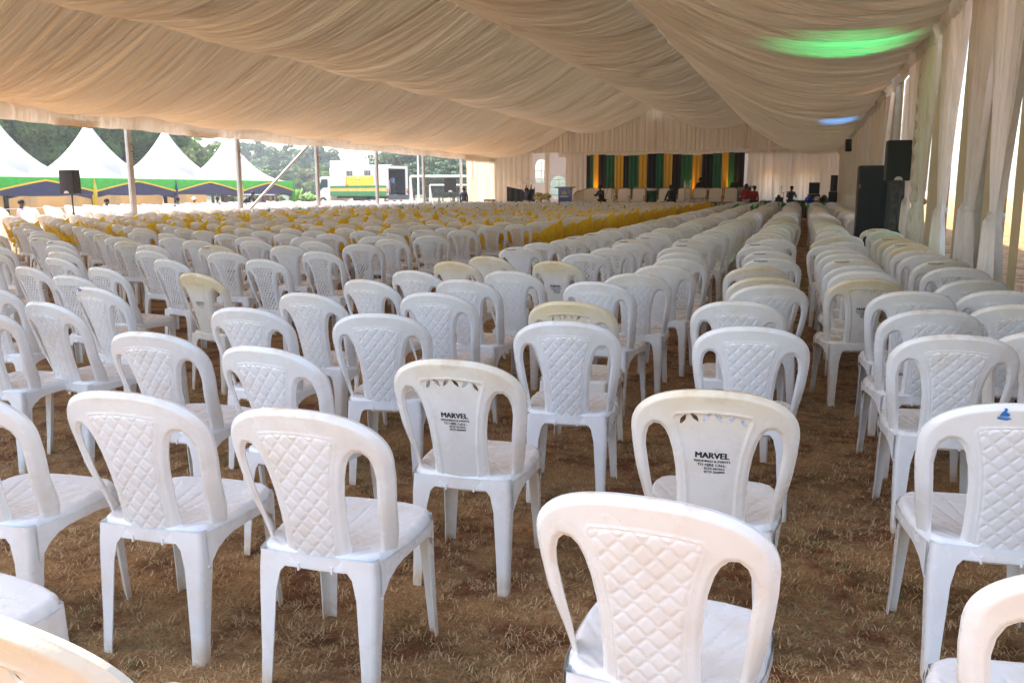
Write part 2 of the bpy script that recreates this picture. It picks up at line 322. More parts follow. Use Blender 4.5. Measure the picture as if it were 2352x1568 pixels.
def shell(pts, faces, back, front):
    """solid between two surfaces over the same outline"""
    n = len(pts); e = {}
    for f in faces:
        for a, b in zip(f, f[1:] + f[:1]): e[(a, b)] = 1
    fs = list(faces) + [tuple(i + n for i in f[::-1]) for f in faces]
    for (a, b) in e:
        if (b, a) not in e: fs.append((b, a, a + n, b + n))
    mb = MB(); mb.add([tuple(p) for p in back] + [tuple(p) for p in front], fs); return mb
def sstep(x): x = np.clip(x, 0, 1); return x * x * (3 - 2 * x)

def arch_poly(side):
    outer = []
    zz = [(0.395, .150), (0.41, .196), (0.44, .207), (0.50, .222), (0.56, .235), (0.62, .246), (0.68, .254), (0.73, .257)]
    for z, u in zz: outer.append((u, z))
    for k in range(1, 19):
        t = k / 19 * PI / 2; p = 2.0 / 2.35
        outer.append((.257 * math.cos(t) ** p, .73 + .14 * math.sin(t) ** p))
    return outer
def widen(p): u, z = p; t = min(1, max(0, (z - .42) / .25)); return (u, .38 + (z - .395) * (.53 / .475))
R_ = [widen(p) for p in arch_poly(1)]; OUTER = R_ + [(0, .91)] + [(-u, z) for u, z in R_[::-1]]
SLOT = [(.112, .405), (.176, .405), (.181, .46), (.190, .54), (.201, .62), (.209, .68), (.207, .715), (.198, .742), (.182, .757), (.163, .757), (.147, .744), (.134, .720), (.122, .68), (.113, .63), (.108, .56), (.107, .48)]
PANEL = [(.072, .415), (.078, .47), (.079, .55), (.084, .62), (.093, .68), (.107, .735), (.124, .785), (.116, .798), (.06, .806), (0, .809)]
SLOT = [widen(p) for p in SLOT]; PANEL = [widen(p) for p in PANEL]
PANEL = PANEL + [(-u, z) for u, z in PANEL[::-1][1:]]
def lens(cx, cz, ang, L=.019, W=.0075):
    pts = []
    for k in range(12):
        t = 2 * PI * k / 12; x = L * math.cos(t); y = W * math.sin(t) * (1 - .35 * abs(math.cos(t))); pts.append((cx + x * math.cos(ang) - y * math.sin(ang), cz + x * math.sin(ang) + y * math.cos(ang)))
    return pts
LEAVES = [lens(s * u, widen((0, z))[1], s * a) for s in (1, -1) for u, z, a in ((.018, .793, 2.25), (.054, .790, .85), (.090, .781, 2.05))] + [lens(s * u, .425, s * a, .016, .006) for s in (1, -1) for u, a in ((.016, .7), (.046, 2.4))]
def back_y(u, z):
    w = np.clip((z - .40) / .51, 0, 1.05)
    wrap = .9 * np.maximum(0, np.abs(u) - .165) * (1 - sstep((z - .39) / .24))
    return -.19 - .125 * w ** 1.15 + (1.30 - .62 * w) * u ** 2 + wrap
def lattice(P, s=1.0):
    """field of pointed openings in the woven back"""
    pu, pv = .0315 * s, .046 * s
    a = P[:, 0] / pu + P[:, 1] / pv; b = P[:, 0] / pu - P[:, 1] / pv
    return (np.maximum(np.abs(a - np.round(a)), np.abs(b - np.round(b))) - .325) * .02
def make_back(kind, step):
    hasslot = step < .05
    def field(P):
        f = sdf_poly(P, OUTER)
        if hasslot:
            Q = P.copy(); Q[:, 0] = np.abs(Q[:, 0]); f = np.maximum(f, -sdf_poly(Q, SLOT))
        if kind == 'leaf' and step < .009:
            for lf in LEAVES: f = np.maximum(f, -sdf_poly(P, lf))
        if kind == 'woven' and step < .012:
            pan = sdf_poly(P, PANEL) + .010
            f = np.maximum(f, np.minimum(-np.maximum(pan, lattice(P)), 1))
        return f
    pts, faces = march(field, -.266, .266, .374, .919, step)
    u, z = pts[:, 0], pts[:, 1]; dO = -sdf_poly(pts, OUTER); Q = pts.copy(); Q[:, 0] = np.abs(Q[:, 0]); dS = sdf_poly(Q, SLOT)
    dP = sdf_poly(pts, PANEL)
    y = back_y(u, z)
    y = y + .016 * (1 - sstep(dO / .020)) ** 1.3 + .011 * (1 - sstep(dS / .014)) ** 1.2 - .003 * np.exp(-((dO - .006) / .003) ** 2)
    ub = y.copy()
    if step < .013:
        ub = ub - .0022 * np.exp(-((dP + .002) / .003) ** 2)
        ins = dP < -.006; k = sstep((-dP - .006) / .006)
        if kind == 'quilt':
            pu, pv = .050, .058; a = u / pu + z / pv; b = u / pu - z / pv
            pil = 1 - .55 * np.exp(-np.abs(np.sin(PI * a)) / .22) - .55 * np.exp(-np.abs(np.sin(PI * b)) / .22); da = np.abs(a - np.round(a)); db = np.abs(b - np.round(b))
            stud = np.exp(-((da ** 2 + db ** 2) * (.036 ** 2)) / .0030 ** 2)
            ub = ub + k * (.0035 - .0080 * pil - .0060 * stud)
        elif kind == 'woven':
            ub = ub + k * (.002 - .003 * np.cos(2 * PI * (u / .0315 + z / .046)) * np.cos(2 * PI * (u / .0315 - z / .046)))
        else:
            ub = ub + k * .003
    th = .0055 if step < .02 else .012
    fr = np.maximum(y, ub) + th + .007 * (1 - sstep(dO / .012))
    return shell(pts, faces, np.stack([u, ub, z], 1), np.stack([u, fr, z], 1))
SEAT = [(0, -.205), (.10, -.203), (.165, -.190), (.197, -.165), (.214, -.11), (.226, -.02), (.228, .08), (.222, .16), (.205, .205), (.17, .232), (.10, .245), (0, .250)]
SEAT = SEAT + [(-x, y) for x, y in SEAT[::-1][1:-1]]
def make_seat(step):
    pts, faces = march(lambda P: sdf_poly(P, SEAT), -.234, .234, -.212, .258, step)
    x, y = pts[:, 0], pts[:, 1]; d = -sdf_poly(pts, SEAT)
    z = .455 + .008 * sstep((y + .2) / .35) - .010 * np.exp(-((x / .13) ** 2 + ((y + .02) / .14) ** 2))
    r = np.hypot(x, y + .27); th = np.arctan2(x, y + .27)
    if step < .013: z = z - .0034 * np.exp(-((((th / .155) - np.round(th / .155)) * .155 * r) / .0035) ** 2) * sstep((r - .10) / .05) * sstep((.47 - r) / .06) * (np.abs(th) < .95)
    e = np.clip((.026 - d) / .026, 0, 1); drop = .050 * (1 - np.sqrt(np.clip(1 - e ** 2.2, 0, 1)))
    z = z - drop
    mb = shell(pts, faces, np.stack([x, y, z - .006], 1), np.stack([x, y, z], 1))
    mb.f = [f[::-1] for f in mb.f]
    return mb
def side_apron(mb, rich=True):
    n = 10 if rich else 4
    for s in (1, -1):
        def pt(a, b, off):
            y = -.175 + .385 * a; xs = np.interp(y, [-.2, -.11, .0, .1, .17, .21], [.196, .216, .228, .229, .224, .210]) - off
            t = abs(2 * a - 1); zb = .386 - .085 * t ** 4; return (s * xs, y, .434 + (zb + .016 - .434) * b)
        mb.grid(lambda a, b: pt(a, b, 0), n, 2); mb.grid(lambda a, b: pt(1 - a, b, .005), n, 2)
        mb.grid(lambda a, b: pt(a, 1, .005 * b), n, 1)
    for yy, sg, wid in ((-.207, 1, .13), (.238, -1, .16)):
        def pr(a, b, off): x = (2 * a - 1) * wid; return (x, yy + sg * (1.1 * x * x) + off, .440 - .038 * b - (.03 * (abs(2 * a - 1)) ** 6) * b)
        mb.grid(lambda a, b: pr(a, b, 0), n, 2); mb.grid(lambda a, b: pr(1 - a, b, .005), n, 2)
        mb.grid(lambda a, b: pr(a, 1, .005 * b), n, 1)
    if rich:
        for x in (-.055, .055): mb.box((x, -.2035, .402), (.006, .010, .022))
    return mb
def make_leg(s, rear, rich=True):
    mb = MB(); lv = [1, .93, .86, .72, .5, .25, .04, 0] if rich else [1, .8, 0]
    sy = -1 if rear else 1; secs = []
    for t in lv:
        z = .440 * t
        if rear: cx = .197 - .006 * (1 - t) - .006 * sstep(np.array((t - .8) / .2)); cy = .200 + .030 * (1 - t); w = .036 + .036 * t + .04 * float(sstep(np.array((t - .80) / .2))); d = .036 + .030 * t + .05 * float(sstep(np.array((t - .86) / .14)))
        else: cx = .206 + .008 * (1 - t); cy = .222 + .012 * (1 - t); w = .034 + .028 * t + .04 * float(sstep(np.array((t - .85) / .15))); d = .034 + .028 * t + .05 * float(sstep(np.array((t - .86) / .14)))
        if t == .04 or t == 0: w += .003; d += .003; cx += .002; cy += .002
        r = .016; k = .0045; o = []
        o.append((cx - w, cy))
        for j in range(4 if rich else 2):
            a = (j / (3 if rich else 1)) * PI / 2; o.append((cx - r + r * math.sin(a), cy - r + r * math.cos(a)))
        o.append((cx, cy - d))
        inn = [(cx - k, cy - d)]
        for j in range(4 if rich else 2):
            a = (1 - j / (3 if rich else 1)) * PI / 2; rr = r - k; inn.append((cx - r + rr * math.sin(a), cy - r + rr * math.cos(a)))
        inn += [(cx - w, cy - k)]
        secs.append([(s * x, sy * y, z) for x, y in o + inn])
    n = len(secs[0]); vs = [p for q in secs for p in q]; fs = []
    for i in range(len(secs) - 1):
        for j in range(n): fs.append((i * n + j, (i + 1) * n + j, (i + 1) * n + (j + 1) % n, i * n + (j + 1) % n))
    fs.append(tuple(range((len(secs) - 1) * n, len(secs) * n)))
    if s * sy > 0: fs = [f[::-1] for f in fs]
    mb.add(vs, fs); return mb
CH = {}
for kind in ('quilt', 'leaf', 'woven'):
    for lod, st in (('hi', .0037 if kind != 'woven' else .0055), ('mid', .0078 if kind == 'woven' else .012), ('low', .026)):
        if kind != 'woven' and lod == 'low': CH[kind, 'low'] = None; continue
        CH[kind, lod] = make_back(kind, st)
for kind in ('quilt', 'leaf'): CH[kind, 'low'] = CH['woven', 'low']
BK = {k: v.data('backrest', [PL], 'auto') for k, v in CH.items()}
ST = {'hi': side_apron(make_seat(.0065)), 'mid': side_apron(make_seat(.014)), 'low': side_apron(make_seat(.045), False)}
SM = {k: v.data('seat', [PL], 'auto') for k, v in ST.items()}
LEGMB = {(s, r): make_leg(s, r) for s in (1, -1) for r in (True, False)}
LEGS = {k: v.data('leg', [PL], 'auto') for k, v in LEGMB.items()}
LOWLEGS = [make_leg(s, r, False) for s in (1, -1) for r in (True, False)]
def merge(*mbs):
    o = MB()
    for m in mbs: o.add(m.v, m.f)
    return o
WHOLE_MID = {k: merge(CH[k, 'mid'], ST['low'], *LOWLEGS) for k in ('quilt', 'leaf', 'woven')}
WHOLE_LOW = merge(CH['woven', 'low'], ST['low'], *LOWLEGS)
WM = {k: v.data('chair_body', [PL], 'auto') for k, v in WHOLE_MID.items()}

def onback(vs, fs, off=.0012, u0=0, z0=0, tilt=0):
    out = []
    for x, y in vs:
        u = u0 + x * math.cos(tilt) - y * math.sin(tilt); z = z0 + x * math.sin(tilt) + y * math.cos(tilt)
        dP = sdf_poly(np.array([[u, z]]), PANEL)[0]; k = float(sstep(np.array((-dP - .006) / .006)))
        out.append((-u if False else u, float(back_y(np.array(u), np.array(z))) + k * .003 - off, z))
    return out, fs
# seen from behind, local +x is to the right, so the print reads correctly with u = +x
def print_mesh(lines, name):
    mb = MB()
    for body, size, z, bold, u0 in lines:
        v, f = text_arr(body, size, 0)
        for q, (ox, oz) in enumerate(((0, 0), (bold, 0), (-bold, 0), (0, bold * .5))): mb.add(*onback([(x + ox, y_ + oz) for x, y_ in v], f, off=.0012 + .0001 * q, u0=u0, z0=z))
    return mb.data(name, [MT['ink']])
PR = {
 'marvel': print_mesh([('MARVEL', .0285, .684, .0013, 0), ('WEDDINGS & EVENTS', .0112, .670, .0004, 0), ('TO HIRE CALL:', .0132, .6565, .0004, 0), ('0722-561015', .0118, .6445, .0004, .008), ('0729-304999', .0118, .6325, .0004, .008)], 'print'),
 'goldwings': print_mesh([('GOLDWINGS', .0155, .682, .0005, 0), ('EVENTS LTD', .0150, .666, .0005, 0), ('=== ==== = ===', .0085, .654, .0003, 0), ('==== ===', .0085, .644, .0003, .012)], 'print'),
 'versatile': print_mesh([('VERSATILE EVENTS', .0145, .874, .0006, -.09), ('= == === == ==', .0085, .867, .0003, -.09)], 'print'),
}
# the small raised maker's plate on the leaf backs
def plate():
    mb = MB()
    for (x, z, w, h) in ((0, .888, .062, .0012), (0, .872, .062, .0012), (-.031, .880, .0012, .016), (.031, .880, .0012, .016)):
        mb.add(*onback([(x - w / 2, z - h / 2), (x + w / 2, z - h / 2), (x + w / 2, z + h / 2), (x - w / 2, z + h / 2)], [(0, 1, 2, 3)], off=.0022))
    v, f = text_arr('KENPOLY', .012, .0002); mb.add(*onback(v, f, off=.002, z0=.876)); return mb.data('maker_plate', [PL])
PLATE = plate()

def sash_mb(flare=1.0, lo=False):
    mb = MB(); n = 6 if lo else 14
    def band(a, b):     # wraps the back
        u = (2 * a - 1) * .262; z = .64 + .10 * (b - .5) * (1 + abs(2 * a - 1)); z += .010 * math.sin(a * 31)
        return (u, float(back_y(np.array(u), np.array(z))) - .014 - .006 * math.cos(a * 40 + b * 5), z)
    mb.grid(band, n * 2, 3)
    for s in (1, -1):   # the two wings of the bow, fanned and pleated
        def wing(a, b):
            x = s * (.01 + .32 * a); z = .64 + (b - .5) * (.06 + .50 * a * flare) + .03 * a
            return (x, float(back_y(np.array(x), np.array(z))) - .055 - .075 * math.sin(PI * a) - .010 * a * math.cos(b * 22), z)
        mb.grid(wing, n // 2 + 1, n); 
        def tail(a, b): return (s * (.02 + .06 * a) + (b - .5) * .08 * (a + .3), -.255 - .02 * a - .008 * math.cos(b * 14) - .012, .64 - .26 * a)
        mb.grid(tail, 4, n // 2 + 1)
    mb.ball((0, -.266, .64), (.028, .022, .026), 0, 8, 5)
    return mb
SASH = [sash_mb(1.0), sash_mb(.75)]; SASHD = [s.data('sash', [MT['sash']], True) for s in SASH]; SASHLO = sash_mb(1, True)
def cover_mb():
    """loose cloth cover over back and seat, open at the floor"""
    mb = MB(); n = 20; rows = [.0, .12, .25, .40, .46, .62, .74, .84, .895, .918]
    vs = []; fs = []
    for i, z in enumerate(rows):
        for k in range(n):
            t = 2 * PI * k / n; c, s = math.cos(t), math.sin(t); p = .5
            top = z > .45; w = .265 if z < .77 else .265 * max(.12, math.sqrt(max(0, 1 - ((z - .77) / .151) ** 2.6)))
            yb = -.23 - .10 * max(0, (z - .42)) / .45; 
            if top: y0, hy = yb + .045, .035
            else: y0, hy = 0.0, .285 - .04 * z
            pl = 1 + .025 * math.sin(k * 2.4 + z * 3) * (1 - z)
            x = w * math.copysign(abs(c) ** p, c) * pl; y = y0 + hy * math.copysign(abs(s) ** p, s) * pl
            if top: y += 1.0 * x * x
            vs.append((x, y, z))
        if i:
            for k in range(n): fs.append(((i - 1) * n + k, (i - 1) * n + (k + 1) % n, i * n + (k + 1) % n, i * n + k))
    fs.append(tuple(range((len(rows) - 1) * n, len(rows) * n))); mb.add(vs, fs); return mb
COVER = cover_mb()

ORD = ['first', 'second', 'third', 'fourth', 'fifth', 'sixth', 'seventh', 'eighth', 'ninth', 'tenth', 'eleventh', 'twelfth', 'thirteenth', 'fourteenth', 'fifteenth', 'sixteenth', 'seventeenth', 'eighteenth', 'nineteenth', 'twentieth'] + ['twenty-' + w for w in ('first', 'second', 'third', 'fourth', 'fifth', 'sixth', 'seventh', 'eighth', 'ninth')] + ['thirtieth'] + ['thirty-' + w for w in ('first', 'second', 'third', 'fourth', 'fifth', 'sixth', 'seventh', 'eighth', 'ninth')] + ['fortieth'] * 20
# column name, explicit chairs: (x, rim y, kind, print, cream, yaw degrees, hand label)
Q, L_, W = 'quilt', 'leaf', 'woven'
COLS = {}
COLS['first column left of the centre aisle'] = [
 (-0.273, 1.667, Q, None, .10, -3.6, 'nearest white quilted chair, glaring bright in the front centre of the photo'),
 (-0.271, 2.697, L_, 'marvel', .75, 3.4, 'leaf-cut chair with black hire lettering, right behind the glaring bright front chair'),
 (-0.239, 4.067, Q, None, .22, 3.4, 'white quilted chair just ahead of the lettered chair nearest the aisle'), (-0.369, 5.002, Q, None, .35, 3.4, None),
 (-0.274, 5.946, Q, None, .45, 12.7, None), (-0.333, 6.476, L_, None, .9, 13.0, None), (-0.434, 7.394, L_, None, .85, 13.0, None), (-.30, 8.35, L_, 'versatile', .45, 0, None), (-.36, 9.3, L_, 'versatile', .45, 0, None)]
COLS['second column left of the centre aisle'] = [
 (-1.419, 2.067, Q, None, .12, 2.3, 'large white quilted chair with turned seat, front row left of both lettered chairs'),
 (-1.271, 2.899, L_, 'marvel', .6, 2.9, 'leaf-cut chair with black hire lettering, standing left of the glaring bright chair'),
 (-1.138, 3.958, Q, None, .18, 7.2, 'white quilted chair with two open slots, right of the left-hand lettered chair'), (-1.279, 4.700, L_, None, 1.2, 0.3, 'yellowed leaf-cut chair half hidden behind a white quilted chair'),
 (-1.350, 5.789, Q, None, .3, -6.7, None), (-1.253, 6.467, Q, None, .45, 5.2, None), (-1.15, 7.26, Q, None, .5, 0, None), (-1.12, 7.99, W, None, .45, 0, None), (-1.2, 8.8, W, None, .4, 0, None), (-1.33, 9.63, W, None, .4, 0, None)]
COLS['third column left of the centre aisle'] = [
 (-2.090, 2.081, Q, None, .14, 3.8, 'white quilted chair in the front row, second one from the left edge'),
 (-2.092, 2.907, Q, None, .15, -4.6, 'white quilted chair directly behind the turned-seat front chair, left of centre'), (-2.170, 3.916, Q, None, .25, 11.1, 'white quilted chair with a wisp of dry straw on its left side'), (-2.202, 4.852, Q, None, .25, -0.8, None),
 (-2.295, 5.646, Q, None, .35, -6.2, None), (-2.192, 6.382, Q, None, .35, -6.8, None), (-2.081, 7.377, L_, 'marvel', 1.1, -12.3, 'yellowed leaf-cut chair with small black hire lettering in the middle distance'), (-2.13, 8.4, W, None, .4, 3, None), (-2.05, 9.3, W, None, .4, 0, None), (-2.0, 10.25, W, None, .4, 0, None)]
COLS['fourth column left of the centre aisle'] = [
 (-2.688, 1.926, Q, None, .15, 6.0, 'white chair cut by the left edge of the photo, seat turned right'), (-2.843, 3.063, Q, None, .2, 1.1, 'white quilted chair in the second row, leftmost of its slanting file'), (-2.928, 3.898, Q, None, .22, 0.4, None), (-2.943, 4.601, Q, None, .3, -6.9, None),
 (-2.940, 5.430, Q, None, .35, -13.0, None), (-2.919, 6.180, Q, None, .3, -12.2, None), (-2.956, 7.100, L_, None, 1.1, -13.0, None), (-2.880, 7.788, L_, None, .9, -13.0, None), (-3.081, 9.177, L_, 'versatile', .35, 0.3, 'leaf-cut chair with black lettering on its rim, mid-distance centre of photo')]
COLS['first column past the side aisle'] = [
 (-4.413, 3.433, Q, None, .2, 5.0, 'white quilted chair at the left edge, turned right, with glossy seat'),
 (-4.487, 4.462, Q, 'blue_sticker', .3, -11.9, 'white quilted chair with a small blue sticker on its rim'), (-4.464, 5.471, L_, 'goldwings', 1.5, -13.0, 'dirty cream leaf-cut chair with boxed black lettering, beside the side aisle'),
 (-4.815, 6.816, W, None, .3, -7.3, None), (-4.877, 7.898, W, None, .3, -5.8, None), (-5.133, 9.156, W, None, .3, 8.1, None), (-5.248, 10.293, W, None, .35, -6.5, None), (-5.148, 11.161, W, None, .3, 13.0, None), (-5.351, 12.901, W, None, .3, 6.9, None), (-5.471, 14.560, W, None, .3, 12.1, None), (-5.2, 15.4, W, None, .3, 0, None)]
COLS['second column past the side aisle'] = [(-4.15, 3.75, Q, None, .2, -10, None), (-5.33, 5.05, W, None, .3, -6, None), (-5.601, 5.677, W, None, .3, -13.0, None), (-5.672, 6.556, W, None, .3, -13.0, None)]
COLS['third column past the side aisle'] = [(-5.346, 4.286, Q, None, .2, 3.0, None), (-6.291, 5.554, W, None, .3, -13.0, None), (-6.895, 6.427, W, None, .3, -13.0, None)]
COLS['column just right of the centre aisle'] = [
 (0.571, 1.576, Q, None, .15, 5.0, 'white chair back cut off by the lower right corner of the photo'),
 (0.621, 2.807, Q, 'blue_bird', .18, 6.0, 'white quilted chair with a blue swan-like mark on its rim'), (0.644, 4.108, Q, None, .3, 3.5, None), (0.626, 4.951, Q, None, .35, 9.4, None), (0.641, 5.830, Q, None, .4, 4.6, None),
 (0.368, 6.586, L_, 'marvel', 1.2, 13.0, 'yellowed leaf-cut chair with half-hidden black lettering right of the aisle'), (.45, 7.2, W, None, .4, 0, None), (0.397, 7.709, W, None, .4, 6.9, None), (.42, 8.45, L_, 'versatile', .6, 0, None), (.39, 9.12, W, None, .4, 0, None), (.37, 9.77, W, None, .45, 0, None)]
COLS['column beside the right-hand curtains'] = [
 (1.10, 4.35, Q, None, .5, 0, None), (1.15, 5.31, Q, None, .5, 0, None), (1.20, 6.03, Q, None, .4, 0, None), (1.097, 6.717, Q, None, .5, 13.0, None), (1.2, 7.77, W, None, .4, 0, None), (1.138, 8.514, L_, 'versatile', .7, 13.0, None), (1.15, 9.2, W, None, .4, 0, None),
 (1.14, 9.86, W, None, .45, 0, None), (1.15, 10.5, L_, None, 1.3, 0, None), (1.17, 11.2, L_, 'versatile', .8, 0, None), (1.14, 11.8, L_, None, 1.4, 0, None), (1.12, 12.5, L_, 'versatile', .9, 0, None), (1.15, 14.3, W, None, .4, 0, None), (1.1, 15.1, L_, 'versatile', .7, 0, None)]
# the rest of the rows, on the same pitch
def fill(name, x, y0, y1, pitch, kinds, x1=None):
    y = y0; lst = COLS.setdefault(name, [])
    while y < y1:
        k = random.choices((W, L_, Q), kinds)[0]
        xx = x + (0 if x1 is None else (x1 - x) * (y - y0) / (y1 - y0))
        lst.append((xx + random.uniform(-.10, .10), y + random.uniform(-.10, .10), k, 'versatile' if k == L_ and random.random() < .6 else None, random.choice((.3, .35, .4, .45, .5, .7)), random.gauss(0, 5.5), None))
        y += pitch * random.uniform(.93, 1.07)
fill('first column left of the centre aisle', -.42, 10.1, 47, .80, (6, 4, 0), -.7)
fill('second column left of the centre aisle', -1.35, 10.5, 47, .80, (7, 3, 0), -1.6)
fill('third column left of the centre aisle', -2.1, 11.1, 47, .84, (8, 3, 0), -2.5)
fill('fourth column left of the centre aisle', -3.0, 10.0, 47, .86, (5, 5, 0), -3.4)
fill('column just right of the centre aisle', .38, 10.5, 46, .78, (8, 3, 0), .35)
fill('column beside the right-hand curtains', 1.12, 20.0, 46, .85, (8, 3, 0))
fill('first column past the side aisle', -5.2, 16.5, 47, .92, (1, 0, 0))
fill('second column past the side aisle', -5.85, 7.6, 47, .98, (6, 3, 0), -6.1)
fill('third column past the side aisle', -6.75, 7.5, 47, .98, (7, 3, 0), -7.0)
for k in range(15):
    x = -7.55 - .88 * k; y0 = max(5.9, -x * .80 + .2)
    fill('%s column past the side aisle' % ORD[3 + k], x, y0, 47, .98 if k < 9 else 1.02, (7, 3, 0))

ALL = []
for cn, lst in COLS.items():
    lst.sort(key=lambda c: c[1])
    for i, (x, y, kind, pr, cream, yaw, lab) in enumerate(lst):
        x *= .937; y *= .937
        dist = math.hypot(x, y); sash = None; cov = False
        left = x < -3.9
        if cn.startswith('first column past'): sash = y > 15.2
        elif left: sash = y > (14.5 if x > -7 else 12.2) and (x > -16)
        if left and y > (27 if x > -16 else 24): cov = True
        if not left and y > 33: cov = True
        # inside the frame?
        d = -math.sin(YAW) * x + math.cos(YAW) * y; lat = math.cos(YAW) * x + math.sin(YAW) * y
        if d < .3 or lat / d < (-.66 if y > 4.5 else -1.2) or lat / d > (.68 if y > 4 else 1.1): continue
        ALL.append(dict(x=x, y=y + .315, kind=kind, pr=pr, cream=cream, yaw=math.radians(yaw), lab=lab, col=cn, i=i, dist=dist, sash=bool(sash), cov=cov))
ALL.sort(key=lambda c: c['dist'])
LOOK = {'quilt': 'quilted', 'leaf': 'leaf-cut', 'woven': 'woven-back'}
near = [c for c in ALL if not c['cov']][:300]; nearset = set(id(c) for c in near)
GRP = 'plastic chairs in rows under the marquee'
for c in near:
    lod = 'hi' if c['dist'] < 6.5 else 'mid'
    if c['dist'] < 9 and c['kind'] == 'woven': lod = 'hi'
    tint = 'white' if c['cream'] < .6 else ('cream' if c['cream'] < 1 else 'yellowed')
    look = LOOK[c['kind']]
    side = c['col']
    lab = c['lab'] or '%s%s %s chair, %s from the camera in the %s' % ('yellow-sashed ' if c['sash'] else '', tint, look, ORD[c['i']], side)
    t = thing('plastic_chair', lab, 'chair', (c['x'], c['y'], 0), c['yaw'], GRP); parts = []
    col = (c['cream'], random.uniform(.35, 1.0), random.random(), 1)
    if c['dist'] < 15:
        parts.append(mkobj('backrest', BK[c['kind'], lod], t)); parts.append(mkobj('seat', SM['hi' if c['dist'] < 7 else 'mid'], t))
        for k in LEGS: parts.append(mkobj('leg', LEGS[k], t))
        if c['pr'] in PR: p = mkobj('print', PR[c['pr']], t); p['label'] = 'black printed lettering on the chair back'
        if c['kind'] == 'leaf' and c['cream'] >= .6 and c['pr'] != 'versatile' and c['dist'] < 8: parts.append(mkobj('maker_plate', PLATE, t))
    else:
        parts.append(mkobj('chair_body', WM[c['kind']], t))
    for p in parts: p.color = col
    if c['sash']:
        p = mkobj('sash', random.choice(SASHD), t); p['label'] = 'yellow organza bow tied round the chair back'
        if random.random() < .5: p.scale.x = -1
    if c['pr'] == 'blue_sticker':
        mb = MB(); v = [(-.020, -.009), (.020, -.009), (.024, 0), (.020, .009), (-.020, .009), (-.024, 0)]; mb.add(*onback(v, [(0, 1, 2, 3, 4, 5)], off=.002, u0=-.10, z0=.884, tilt=.12))
        v = [(-.003, -.006), (.005, -.006), (.005, .006), (-.003, .006)]; mb.add(*onback(v, [(0, 1, 2, 3)], off=.0028, u0=-.10, z0=.884, tilt=.12), 1)
        mb.obj('sticker', [MT['sticker'], MT['sticker_white']], t)
    if c['pr'] == 'blue_bird':
        mb = MB(); out = [(-.020, -.014), (.004, -.017), (.018, -.012), (.006, -.006), (.012, .0), (.006, .006), (.001, .009), (.004, .016), (.0, .021), (-.006, .020), (-.004, .014), (-.009, .007), (-.014, -.002)]
        mb.add(*onback(out, [tuple(range(len(out)))], off=.002, u0=-.06, z0=.878)); v, f = text_arr('Crown', .010, .0002); mb.add(*onback(v, f, off=.003, u0=-.062, z0=.869), 1)
        mb.obj('swan_mark', [MT['blue_ink'], MT['sticker_white']], t)
# everything farther: one mass
def xf(mb, c, jig=0):
    v = np.array(mb.v); ca, sa = math.cos(c['yaw']), math.sin(c['yaw'])
    return np.stack([v[:, 0] * ca - v[:, 1] * sa + c['x'], v[:, 0] * sa + v[:, 1] * ca + c['y'], v[:, 2]], 1)
def mass(name, items, mats, label):
    """items: list of (mb, chair, material index)"""
    V = []; loops = []; sizes = []; mi = []; off = 0; cache = {}
    for mb, c, m in items:
        V.append(xf(mb, c)); k = id(mb)
        if k not in cache: cache[k] = (np.concatenate([np.array(f) for f in mb.f]), np.array([len(f) for f in mb.f]))
        loops.append(cache[k][0] + off); sizes.append(cache[k][1]); mi.append(np.full(len(cache[k][1]), m)); off += len(mb.v)
    V = np.concatenate(V); loops = np.concatenate(loops); sizes = np.concatenate(sizes); mi = np.concatenate(mi)
    me = bpy.data.meshes.new(name); me.vertices.add(len(V)); me.vertices.foreach_set('co', V.ravel().astype(np.float32))
    me.loops.add(len(loops)); me.loops.foreach_set('vertex_index', loops.astype(np.int32))
    me.polygons.add(len(sizes)); st = np.concatenate([[0], np.cumsum(sizes)[:-1]]); me.polygons.foreach_set('loop_start', st.astype(np.int32))
    for m in mats: me.materials.append(m)
    me.polygons.foreach_set('material_index', mi.astype(np.int32)); me.polygons.foreach_set('use_smooth', np.ones(len(sizes), bool))
    me.update(calc_edges=True); me.validate(); me.set_sharp_from_angle(angle=math.radians(45))
    o = mkobj(name, me); o['kind'] = 'stuff'; o['label'] = label; return o
far = [c for c in ALL if id(c) not in nearset]
items = []
for c in far:
    if c['cov']:
        items.append((COVER, c, 1))
        if (c['x'] > -5.6 and c['x'] < -4) or (c['sash'] and random.random() < .5): items.append((SASHLO, c, 2))
        elif random.random() < .22: items.append((SASHLO, c, 3))
    else:
        items.append((WHOLE_LOW, c, 0))
        if c['sash']: items.append((SASHLO, c, 2))
o = mass('distant_chairs', items, [PL, MT['cover'], MT['sash'], MT['gsash']], 'mass of white and sashed chairs filling the far rows up to the stage')
o.color = (.4, .5, .3, 1)

# the odd chair turned round by the big speaker, and the seat at the bottom left
def lone(x, y, rz, lab, kind='woven', cream=.3, grey=False):
    t = thing('plastic_chair', lab, 'chair', (x, y, 0), math.radians(rz), GRP); ps = [mkobj('backrest', BK[kind, 'hi'], t), mkobj('seat', SM['hi'], t)] + [mkobj('leg', LEGS[k], t) for k in LEGS]
    for p in ps: p.color = (cream, .7, random.random(), 1)
    return t
lone(1.28, 17.6, 150, 'pale greenish woven chair turned to face the camera beside the big black speaker', cream=.2)
lone(-2.02, 1.40, -8, 'white chair seat turned sideways at the lower left corner of the photo', 'quilt', .1)
lone(-1.10, 1.12, -7, 'yellowed leaf-cut chair back cut off by the bottom left corner', 'leaf', .8)

